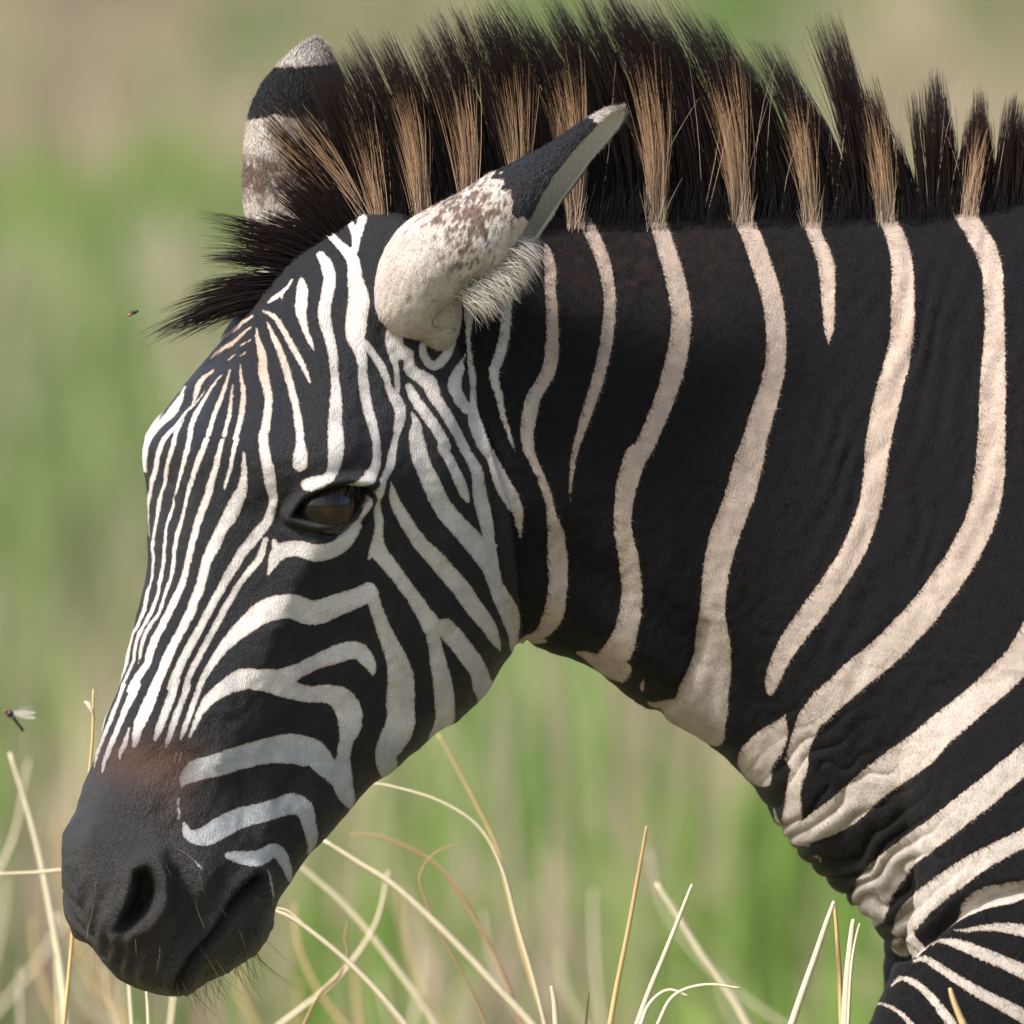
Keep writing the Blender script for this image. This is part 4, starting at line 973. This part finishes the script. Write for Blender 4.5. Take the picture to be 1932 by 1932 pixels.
# short hair that breaks up the root line
n = 4200
uu = rng.uniform(740, 2330, n); tp, _, _, ycc = neck_at(uu)
lat = rng.uniform(-0.028, -0.006, n)
root = unproj(uu, tp + 4 + np.abs(lat) * 1150 + rng.uniform(-6, 10, n), ycc); root[:, 1] += lat
tn = np.zeros(n, bool)
for a, b in TANS: tn |= (uu > a - 4) & (uu < b + 4)
d = np.stack([rng.normal(0.05, 0.12, n), rng.normal(-0.10, 0.06, n), np.ones(n)], 1); d /= np.linalg.norm(d, axis=1)[:, None]
sh = rng.uniform(0.7, 1.25, (n, 1))
add_strands(root, d, 0.006 + 0.034 * rng.random(n) ** 2, np.stack([rng.normal(0, 0.1, n), np.full(n, 0.25), np.zeros(n)], 1), np.full(n, 0.00024),
            np.where(tn[:, None], TANH0[None] * 1.1, BLACKH[None]) * sh, np.where(tn[:, None], TANH0[None], BLACKH[None]) * sh, 0.0008)
# stray pale hairs
n = 34
uu = rng.uniform(1000, 1900, n); tp, _, _, ycc = neck_at(uu); root = unproj(uu, tp + 8, ycc - 0.012)
d = np.stack([rng.normal(0.02, 0.12, n), rng.normal(-0.05, 0.05, n), np.ones(n)], 1); d /= np.linalg.norm(d, axis=1)[:, None]
add_strands(root, d, rng.uniform(0.05, 0.12, n), np.stack([rng.normal(0, 0.12, n), np.zeros(n), np.zeros(n)], 1), np.full(n, 0.00022), np.tile(TANH0 * 1.0, (n, 1)), np.tile(TANH0 * 1.3, (n, 1)), 0.002)
# forelock over the poll and forehead
fpy = np.linspace(398, 585, 200)
fX = np.interp(fpy, hp, hxc - haf); fZ = np.interp(fpy, hp, hz)
WISP = rng.normal(0, 1, (14, 2))
for i in range(84):
    s = (i + rng.random()) / 84; wi = int(s * 13.99)
    if wi % 4 == 1 and s > 0.5: continue
    yv = 400 + (585 - 400) * s ** 1.1
    Xl = np.interp(yv, fpy, fX); z = np.interp(yv, fpy, fZ)
    n = int(np.interp(s, [0, 0.2, 0.35, 0.6, 0.75, 1], [42, 32, 24, 22, 26, 22]))
    lat = rng.uniform(-0.017, 0.017, n) * (1 - 0.6 * s)
    zj = z + rng.normal(0, 0.003, n)
    root = head_world(np.full(n, Xl + 0.010) + rng.normal(0, 0.002, n) + np.abs(lat) * 0.25, lat, zj)
    ang = R(np.interp(s, [0, 0.15, 0.35, 0.55, 0.75, 1.0], [104, 116, 134, 152, 172, 192]) + WISP[wi, 0] * 3 + 70 * ((wi + 0.5) / 14 - s) + rng.normal(0, 1.6))
    Lc = np.interp(s, [0, 0.15, 0.3, 0.5, 0.66, 0.78, 0.93, 1.0], [0.14, 0.110, 0.076, 0.070, 0.088, 0.108, 0.098, 0.03]) * (0.86 + 0.14 * np.clip(WISP[wi, 1], -1.6, 1.6)) * rng.uniform(0.82, 1.1)
    dl = np.array((math.cos(ang), 0, math.sin(ang)))
    d = np.tile(dl, (n, 1)) + rng.normal(0, 0.024, (n, 3)); d[:, 1] += -0.10 + lat * 6
    d /= np.linalg.norm(d, axis=1)[:, None]
    perp = np.array((-math.sin(ang), 0, math.cos(ang)))
    bend = np.tile(perp * np.interp(s, [0, 0.5, 1], [0.10, 0.16, 0.22]) + np.array((0, 0, -0.05)), (n, 1)) - np.stack([0 * lat, lat * 5, 0 * lat], 1)
    tanlock = 0.10 < s < 0.16 and True
    sh = rng.uniform(0.7, 1.3, (n, 1))
    L = Lc * rng.uniform(0.65, 1.05, n)
    if tanlock: L *= 0.8
    add_strands(root, d, L, bend, rng.uniform(0.0003, 0.00048, n), (TANH0 if tanlock else BLACKH)[None] * sh, (TANH1 if tanlock else BTIP)[None] * sh, 0.0012)
o = strand_mesh('mane', np.concatenate(mane_P), np.concatenate(mane_r), np.concatenate(mane_c), HAIR); under(o); o['kind'] = 'stuff'

# short coat hair on the side towards the light: one sliver per hair, coloured by the stripe it grows from
Nn = get_no(bme)[:nv0]
cand = np.where(is_head | (V3[:, 0] < 0.45))[0]
cand = cand[(N[cand] @ (-fw) > -0.2) & (V3[cand, 2] > 0.60) & (es[cand] < -8) ]
pick = rng.choice(cand, min(len(cand), 300000), replace=False)
fn = Nn[pick]; n = len(pick)
flow = np.where(is_head[pick][:, None], np.array((0.55, 0.2, 0.45))[None], np.array((0.75, 0.0, -0.65))[None])
tw = vnoise(cx[pick] / 60, cy[pick] / 60, 71) * 1.6 - 0.8
flow = flow + np.stack([-0.3 * tw, 0 * tw, 0.6 * tw], 1) + rng.normal(0, 0.22, (n, 3))
flow -= (flow * fn).sum(1)[:, None] * fn
flow /= np.linalg.norm(flow, axis=1)[:, None] + 1e-9
ln_h = np.where(is_head[pick], np.where(muz[:nv0][pick] > 0.4, 0.0012, 0.0018), 0.0036) * rng.uniform(0.5, 1.4, n)
hd = flow * 0.93 + fn * 0.30
rt_ = V3[pick] + rng.normal(0, 0.0004, (n, 3)) - fn * 0.0006
wd_ = np.cross(hd, fn); wd_ /= np.linalg.norm(wd_, axis=1)[:, None] + 1e-9
wd_ *= (0.00016 + 0.00010 * rng.random(n))[:, None]
NE = get_no(bme)
epick = np.where(inner[nv0:] < 0.5)[0] + nv0; epick = np.concatenate([epick] * 2)
en = NE[epick]; ne_ = len(epick); ev = allV[epick] + rng.normal(0, 0.0007, (ne_, 3))
ef = np.where((epick - nv0 < len(ears[0][0]))[:, None], np.array((0.80, -0.1, 0.60))[None], np.array((0.12, 0.0, 1.0))[None]) + rng.normal(0, 0.2, (ne_, 3))
ef -= (ef * en).sum(1)[:, None] * en; ef /= np.linalg.norm(ef, axis=1)[:, None] + 1e-9
eh = ef * 0.92 + en * 0.34
ew = np.cross(eh, en); ew *= 0.00020 / (np.linalg.norm(ew, axis=1)[:, None] + 1e-9)
el = 0.0030 * rng.uniform(0.5, 1.4, ne_)
rt_ = np.concatenate([rt_, ev]); wd_ = np.concatenate([wd_, ew]); hd = np.concatenate([hd, eh]); ln_h = np.concatenate([ln_h, el])
pick = np.concatenate([pick, epick]); n = len(pick)
headp = np.concatenate([is_head, np.ones(len(allV) - nv0, bool)])[pick]
HV = np.stack([rt_ - wd_, rt_ + wd_, rt_ + hd * ln_h[:, None]], 1).reshape(-1, 3)
HF = np.arange(n * 3).reshape(-1, 3)
fur = fast_mesh('coat_hair', HV, HF, COAT, smooth=False)
for nme, arr in (('sdf', sdf), ('tan', tan), ('brown', brown), ('muz', muz), ('inner', inner), ('face', face)):
    fattr(fur.data, nme, np.repeat(arr[pick] - (np.where(headp, 0.6, 2.6) if nme == 'sdf' else 0), 3))
fur['kind'] = 'stuff'; under(fur)

# lashes, chin whiskers and the tuft at the mouth of the ear
mane_P = []; mane_r = []; mane_c = []
n = 30
tt = rng.random(n)
lx_ = np.interp(tt, [0, .4, 1], [585, 632, 690]); ly_ = np.interp(tt, [0, .4, 1], [928, 910, 914])
root = unproj(lx_, ly_, np.full(n, rc[1] - 0.004))
d = np.stack([rng.normal(-0.15, 0.25, n), np.full(n, -0.75), rng.normal(-0.55, 0.15, n)], 1); d /= np.linalg.norm(d, axis=1)[:, None]
add_strands(root, d, rng.uniform(0.010, 0.020, n), np.stack([np.zeros(n), np.zeros(n), np.full(n, -0.3)], 1), np.full(n, 0.00022), np.tile(BLACKH * 0.5, (n, 1)), np.tile(BLACKH * 0.5, (n, 1)), 0.0008)
o = strand_mesh('eyelashes', np.concatenate(mane_P), np.concatenate(mane_r), np.concatenate(mane_c), HAIR); under(o); o['kind'] = 'stuff'
mane_P = []; mane_r = []; mane_c = []
n = 70
wx = rng.uniform(330, 490, n); wy = np.interp(wx, [330, 400, 450, 490], [1850, 1835, 1815, 1775]) - rng.uniform(2, 24, n)
root = unproj(wx, wy, np.full(n, -0.17) + rng.uniform(0, 0.06, n))
d = np.stack([rng.normal(0.25, 0.25, n), rng.normal(-0.2, 0.3, n), np.full(n, -0.9)], 1); d /= np.linalg.norm(d, axis=1)[:, None]
add_strands(root, d, rng.uniform(0.015, 0.05, n), np.stack([rng.normal(0.2, 0.2, n), np.zeros(n), np.zeros(n)], 1), np.full(n, 0.00018), np.tile(BTIP, (n, 1)), np.tile(TANH0 * 0.6, (n, 1)), 0.001)
o = strand_mesh('chin_whiskers', np.concatenate(mane_P), np.concatenate(mane_r), np.concatenate(mane_c), HAIR); under(o); o['kind'] = 'stuff'
mane_P = []; mane_r = []; mane_c = []
wc = np.where(is_head & (muz[:nv0] > 0.6) & (cy > 1580) & (N @ (-fw) > 0.15) & (ns < -10))[0]
wp = rng.choice(wc, 30, replace=False); n = 30
d = N[wp] * 0.8 + np.array((0.15, -0.1, -0.75)) + rng.normal(0, 0.25, (n, 3)); d /= np.linalg.norm(d, axis=1)[:, None]
pal = rng.uniform(0.2, 1.0, (n, 1))
add_strands(V3[wp] - N[wp] * 0.001, d, rng.uniform(0.008, 0.034, n), np.tile(np.array((0.05, 0, -0.25)), (n, 1)), np.full(n, 0.00013), np.tile(TANH0 * 0.5, (n, 1)) * pal, np.tile(TANH0 * 0.8, (n, 1)) * pal, 0.001)
o = strand_mesh('nose_whiskers', np.concatenate(mane_P), np.concatenate(mane_r), np.concatenate(mane_c), HAIR); under(o); o['kind'] = 'stuff'
mane_P = []; mane_r = []; mane_c = []
n = 2200
a = rng.random(n)
ex = np.interp(a, [0, .5, 1], [880, 930, 985]) + rng.normal(0, 10, n); ey = np.interp(a, [0, .5, 1], [560, 520, 455]) + rng.normal(0, 10, n)
root = unproj(ex, ey, -0.215 + rng.uniform(-0.01, 0.02, n))
d = np.stack([rng.normal(0.75, 0.2, n), rng.normal(-0.1, 0.2, n), rng.normal(-0.30, 0.25, n)], 1); d /= np.linalg.norm(d, axis=1)[:, None]
sh = rng.uniform(0.6, 1.15, (n, 1))
add_strands(root, d, rng.uniform(0.008, 0.019, n), np.stack([np.zeros(n), np.zeros(n), rng.normal(-0.35, 0.1, n)], 1), np.full(n, 0.00020), np.array((0.66, 0.61, 0.53))[None] * sh, np.array((0.55, 0.49, 0.41))[None] * sh, 0.001)
o = strand_mesh('ear_tuft', np.concatenate(mane_P), np.concatenate(mane_r), np.concatenate(mane_c), HAIR); under(o); o['kind'] = 'stuff'
# tail
mane_P = []; mane_r = []; mane_c = []
tb = pt(5110, 620, 0); vv, ff = tube([tb + np.array((-.05, 0, .01)), tb + np.array((.03, 0, -.06)), tb + np.array((.06, 0, -.2)), tb + np.array((.07, 0, -.38))], [.028, .024, .016, .010], 14)
o = mesh_obj('tail', vv, ff, HAIR); cattr(o.data, 'hair', np.tile((0.3, 0.25, 0.2), (len(vv), 1))); under(o)
n = 260
root = tb[None] + np.array((.07, 0, -.34)) + rng.normal(0, 0.006, (n, 3))
d = rng.normal(0, 0.12, (n, 3)); d[:, 2] = -1
add_strands(root, d, rng.uniform(0.2, 0.36, n), np.zeros((n, 3)), np.full(n, 0.0008), np.tile(BLACKH, (n, 1)), np.tile(BTIP, (n, 1)), 0.004)
o = strand_mesh('tail_tuft', np.concatenate(mane_P), np.concatenate(mane_r), np.concatenate(mane_c), HAIR); under(o); o['kind'] = 'stuff'

# ------------------------------------------------------------------ dry stalks standing round the head and chest
def straw_material(name, c0, c1):
    M = Nodes(name, 0.55, 0.25)
    v = M.mapping((60, 60, 6)); nz = M.noise(3.0, 3, 0.6, v)
    M.link(M.mix(nz.outputs['Fac'], c0, c1), M.b.inputs['Base Color'])
    return M.m
STRAW = straw_material('straw_pale', (0.56, 0.47, 0.30), (0.76, 0.68, 0.48))
GOLD = straw_material('straw_golden', (0.50, 0.33, 0.14), (0.68, 0.48, 0.24))
RUST = straw_material('straw_reddish', (0.34, 0.19, 0.10), (0.48, 0.30, 0.18))
def stalk(pts, Y, r, mat, label, group=None, dY=0.0):
    """traced upper part, carried on down to its root in the ground"""
    P = [pt(a, b, Y + dY * i) for i, (a, b) in enumerate(pts)]
    e = P[-1]; d = P[-1] - P[-2]; slope = d[0] / abs(d[2] + 1e-6) * 1.0
    slope = max(-0.9, min(0.9, slope))
    zlow = e[2]
    for k in (0.08, 0.2, 0.36, 0.54, 0.74, 1.0):
        P.append(np.array((e[0] + slope * zlow * (k - 0.42 * k * k), e[1], zlow - (zlow + 0.02) * k)))
    P = crom(np.array(P), 6)
    t = np.linspace(0, 1, len(P))
    vv, ff = tube(P, list(r * (0.35 + 0.9 * np.sqrt(t))), 6)
    o = mesh_obj('grass_stalk', vv, ff, mat)
    tag(o, label, 'grass', group or 'dry grass stalks round the zebra')
    return o
st = stalk([(176, 1300), (174, 1400), (158, 1560), (140, 1730), (128, 1860), (120, 1940)], 0.05, 0.0016, GOLD, 'golden upright stalk rising behind the zebra\'s nose')
c = pt(168, 1332, 0.05)
vv, ff = tube([c + np.array((-.0034, 0, .0034)), c + np.array((-.001, 0, .002)), c + np.array((.002, 0, -.003)), c + np.array((.0044, 0, -.010))], [.0004, .0017, .0014, .0004], 8)
mesh_obj('seed_head', vv, ff, STRAW, st)
stalk([(870, 1590), (820, 1610), (793, 1650), (800, 1690), (830, 1760), (880, 1850), (920, 1940)], 0.35, 0.0009, RUST, 'hair-thin reddish stalk with a hooked tip below the jaw')
stalk([(655, 1740), (650, 1770), (655, 1800), (640, 1840), (600, 1880), (570, 1940)], 0.30, 0.0010, RUST, 'hair-thin reddish stalk twisting below the chin')
stalk([(1112, 1870), (1108, 1900), (1104, 1945)], 0.05, 0.0012, RUST, 'short reddish stalk tip below the throat')
stalk([(18, 1420), (50, 1520), (76, 1620), (98, 1730), (118, 1850), (126, 1940)], 0.7, 0.0030, STRAW, 'pale stalk arching up at the far side of the nose')
stalk([(-40, 1650), (20, 1648), (70, 1646), (130, 1642), (190, 1660), (230, 1720), (250, 1940)], 0.35, 0.0015, STRAW, 'pale stalk bent flat behind the zebra\'s muzzle')
stalk([(700, 1478), (740, 1484), (830, 1512), (905, 1562), (948, 1640), (975, 1740), (1005, 1840), (1030, 1940)], 0.25, 0.0016, STRAW, 'thin pale stalk curling up to the middle of the jaw')
stalk([(826, 1385), (858, 1440), (900, 1520), (938, 1600), (958, 1680), (985, 1790), (1010, 1870), (1035, 1940)], 0.55, 0.0016, GOLD, 'thin golden stalk reaching up to the back of the jaw')
stalk([(610, 1585), (680, 1630), (740, 1668), (810, 1730), (880, 1800), (950, 1875), (1010, 1940)], 0.30, 0.0032, STRAW, 'broad pale blade sloping up to the zebra\'s chin groove')
stalk([(512, 1715), (560, 1738), (640, 1800), (710, 1868), (770, 1940)], 0.12, 0.0026, STRAW, 'bright pale blade ending at the zebra\'s lower lip')
stalk([(516, 1712), (548, 1722), (600, 1770), (660, 1820), (690, 1850), (760, 1935)], 0.14, 0.0014, STRAW, 'slender second blade beside the bright one at the lip')
stalk([(555, 1625), (620, 1680), (680, 1740), (750, 1830), (800, 1900), (825, 1940)], 0.9, 0.0030, STRAW, 'blurred pale stalk sloping behind the chin')
stalk([(660, 1575), (720, 1580), (800, 1615), (850, 1660), (900, 1740), (950, 1840), (985, 1940)], 0.6, 0.0016, RUST, 'reddish thin stalk arching below the jaw')
stalk([(1220, 1558), (1206, 1640), (1184, 1760), (1164, 1860), (1150, 1940)], -0.10, 0.0022, GOLD, 'upright golden stalk below the zebra\'s throat')
stalk([(1306, 1668), (1282, 1730), (1252, 1805), (1225, 1870), (1200, 1940)], -0.10, 0.0024, STRAW, 'pale stalk leaning towards the chest below the throat')
stalk([(1238, 1666), (1280, 1730), (1330, 1810), (1380, 1880), (1415, 1940)], 0.75, 0.0036, STRAW, 'blurred pale stalk leaning away from the chest')
stalk([(1574, 1700), (1560, 1740), (1538, 1805), (1515, 1870), (1490, 1945)], -0.10, 0.0030, STRAW, 'pale stalk leaning out from under the chest')
stalk([(1574, 1702), (1579, 1760), (1584, 1840), (1588, 1940)], -0.09, 0.0022, GOLD, 'thin upright golden stalk under the chest')
stalk([(1610, 1734), (1604, 1790), (1598, 1860), (1594, 1945)], -0.11, 0.0036, STRAW, 'thick upright pale stalk under the chest')
stalk([(1622, 1742), (1614, 1775), (1606, 1830), (1600, 1940)], -0.12, 0.0014, STRAW, 'slender pale stalk beside the thick one under the chest')
stalk([(1792, 1864), (1800, 1890), (1812, 1920), (1822, 1945)], -0.40, 0.0030, GOLD, 'short golden stalk standing before the zebra\'s foreleg')
stalk([(1040, 1860), (1046, 1890), (1050, 1945)], -0.1, 0.0030, STRAW, 'pale stalk tip just rising below the throat')
stalk([(276, 1868), (279, 1900), (281, 1945)], 0.1, 0.0018, STRAW, 'short pale stalk tip below the chin')
stalk([(1300, 1880), (1260, 1868), (1225, 1895), (1205, 1945)], -0.2, 0.0018, STRAW, 'pale stalk with a nodding tip below the neck')
stalk([(1400, 1865), (1330, 1858), (1270, 1880), (1235, 1945)], -0.25, 0.0016, STRAW, 'thin pale stalk bent over below the neck')
for i in range(30):
    a = rng.uniform(-60, 1500) if i < 23 else rng.uniform(-60, 260); yb = rng.uniform(1560, 1880) if a > 420 else rng.uniform(1350, 1850)
    ln_ = rng.normal(0, 0.35)
    Y = rng.uniform(0.7, 3.2)
    pts_ = [(a + ln_ * (yb - 1960) * -1 * (0.2 + 0.8 * k), yb + (1960 - yb) * (k)) for k in (0, .33, .66, 1)]
    pts_ = [(a - ln_ * (1960 - yb) * k * k, yb + (1960 - yb) * k) for k in (0, .33, .66, 1)]
    stalk(pts_, Y, rng.uniform(0.0012, 0.0024), [STRAW, STRAW, GOLD][i % 3], 'out-of-focus dry stalk standing a few steps behind the zebra', 'blurred stalks behind the zebra')

# ------------------------------------------------------------------ insects in the air
INS = Nodes('insect_shell', 0.35, 0.5); INS.b.inputs['Base Color'].default_value = (0.02, 0.018, 0.016, 1)
AMB = Nodes('insect_amber', 0.4, 0.4); AMB.b.inputs['Base Color'].default_value = (0.22, 0.09, 0.03, 1)
WNG = Nodes('insect_wing', 0.25, 0.5); WNG.b.inputs['Base Color'].default_value = (0.55, 0.52, 0.45, 1); WNG.b.inputs['Alpha'].default_value = 0.35
def ellipsoid(c, r, n=10):
    me = bpy.data.meshes.new('e'); b = bmesh.new(); bmesh.ops.create_uvsphere(b, u_segments=n + 4, v_segments=n, radius=1)
    vv = np.array([tuple(v.co) for v in b.verts]) * np.array(r) + np.array(c); ff = [tuple(v.index for v in f.verts) for f in b.faces]
    b.free(); bpy.data.meshes.remove(me); return vv, ff
def wing(c, d, ln, w, nrm=(0, -1, 0)):
    d = np.array(d, float); d /= np.linalg.norm(d); s = np.cross(d, nrm); s /= np.linalg.norm(s); nn = np.cross(s, d)
    out = []; m = 9
    for sg in (1, -1):
        for k in range(m):
            t = k / (m - 1); h = w * math.sin(math.pi * min(1, t * 0.92 + 0.05)) ** 0.7
            out.append(np.array(c) + d * ln * t + s * h * 0.5 * sg)
    off = [p + nn * 0.00015 for p in out]
    V_ = out + off
    f = [(k, k + 1, m + k + 1, m + k) for k in range(m - 1)] + [(2 * m + k, 3 * m + k, 3 * m + k + 1, 2 * m + k + 1) for k in range(m - 1)]
    return V_, f
def insect(name, c, size, label, cat, dragon=False):
    e = bpy.data.objects.new(name, None); COL.objects.link(e); e.location = c; tag(e, label, cat)
    if dragon:
        ax = np.array((0.75, 0.1, -1.0)); ax /= np.linalg.norm(ax)
        vv, ff = tube([ax * t * size for t in (0, .3, .6, .9, 1.0)], [.0016, .0011, .0010, .0012, .0004], 10); mesh_obj('abdomen', vv, ff, INS.m, e)
        vv, ff = ellipsoid((-.0012, 0, .0012), (.0028, .0022, .0026)); mesh_obj('thorax', vv, ff, INS.m, e)
        vv, ff = ellipsoid((-.0042, 0, .0034), (.0016, .0022, .0016)); mesh_obj('head', vv, ff, AMB.m, e)
        for d in ((1, -.25, .02), (1, -.2, -.22), (.9, .5, .2), (.9, .5, .02)):
            vv, ff = wing((0, 0, .002), d, size * 1.25, size * 0.26); mesh_obj('wing', vv, ff, WNG.m, e)
    else:
        vv, ff = ellipsoid((.001, 0, .0006), (.0022, .0014, .0013)); mesh_obj('thorax', vv, ff, INS.m, e)
        vv, ff = ellipsoid((.0034, 0, .0014), (.0010, .0012, .0010)); mesh_obj('head', vv, ff, INS.m, e)
        vv, ff = tube([(0, 0, 0), (-.0022, 0, -.0014), (-.0040, 0, -.0026)], [.0012, .0010, .0003], 10); mesh_obj('abdomen', vv, ff, AMB.m, e)
        for d in ((-1, -.6, .1), (-1, .6, .1)):
            vv, ff = wing((.001, 0, .0015), d, .005, .002, (0, 0.3, 1)); mesh_obj('wing', vv, ff, WNG.m, e)
insect('fly', pt(250, 591, -0.1), 0.006, 'tiny dark fly hovering in front of the zebra\'s forehead', 'fly')
insect('dragonfly', pt(22, 1350, 0.22), 0.0145, 'small dark dragonfly with clear wings in the air before the nose', 'dragonfly', True)
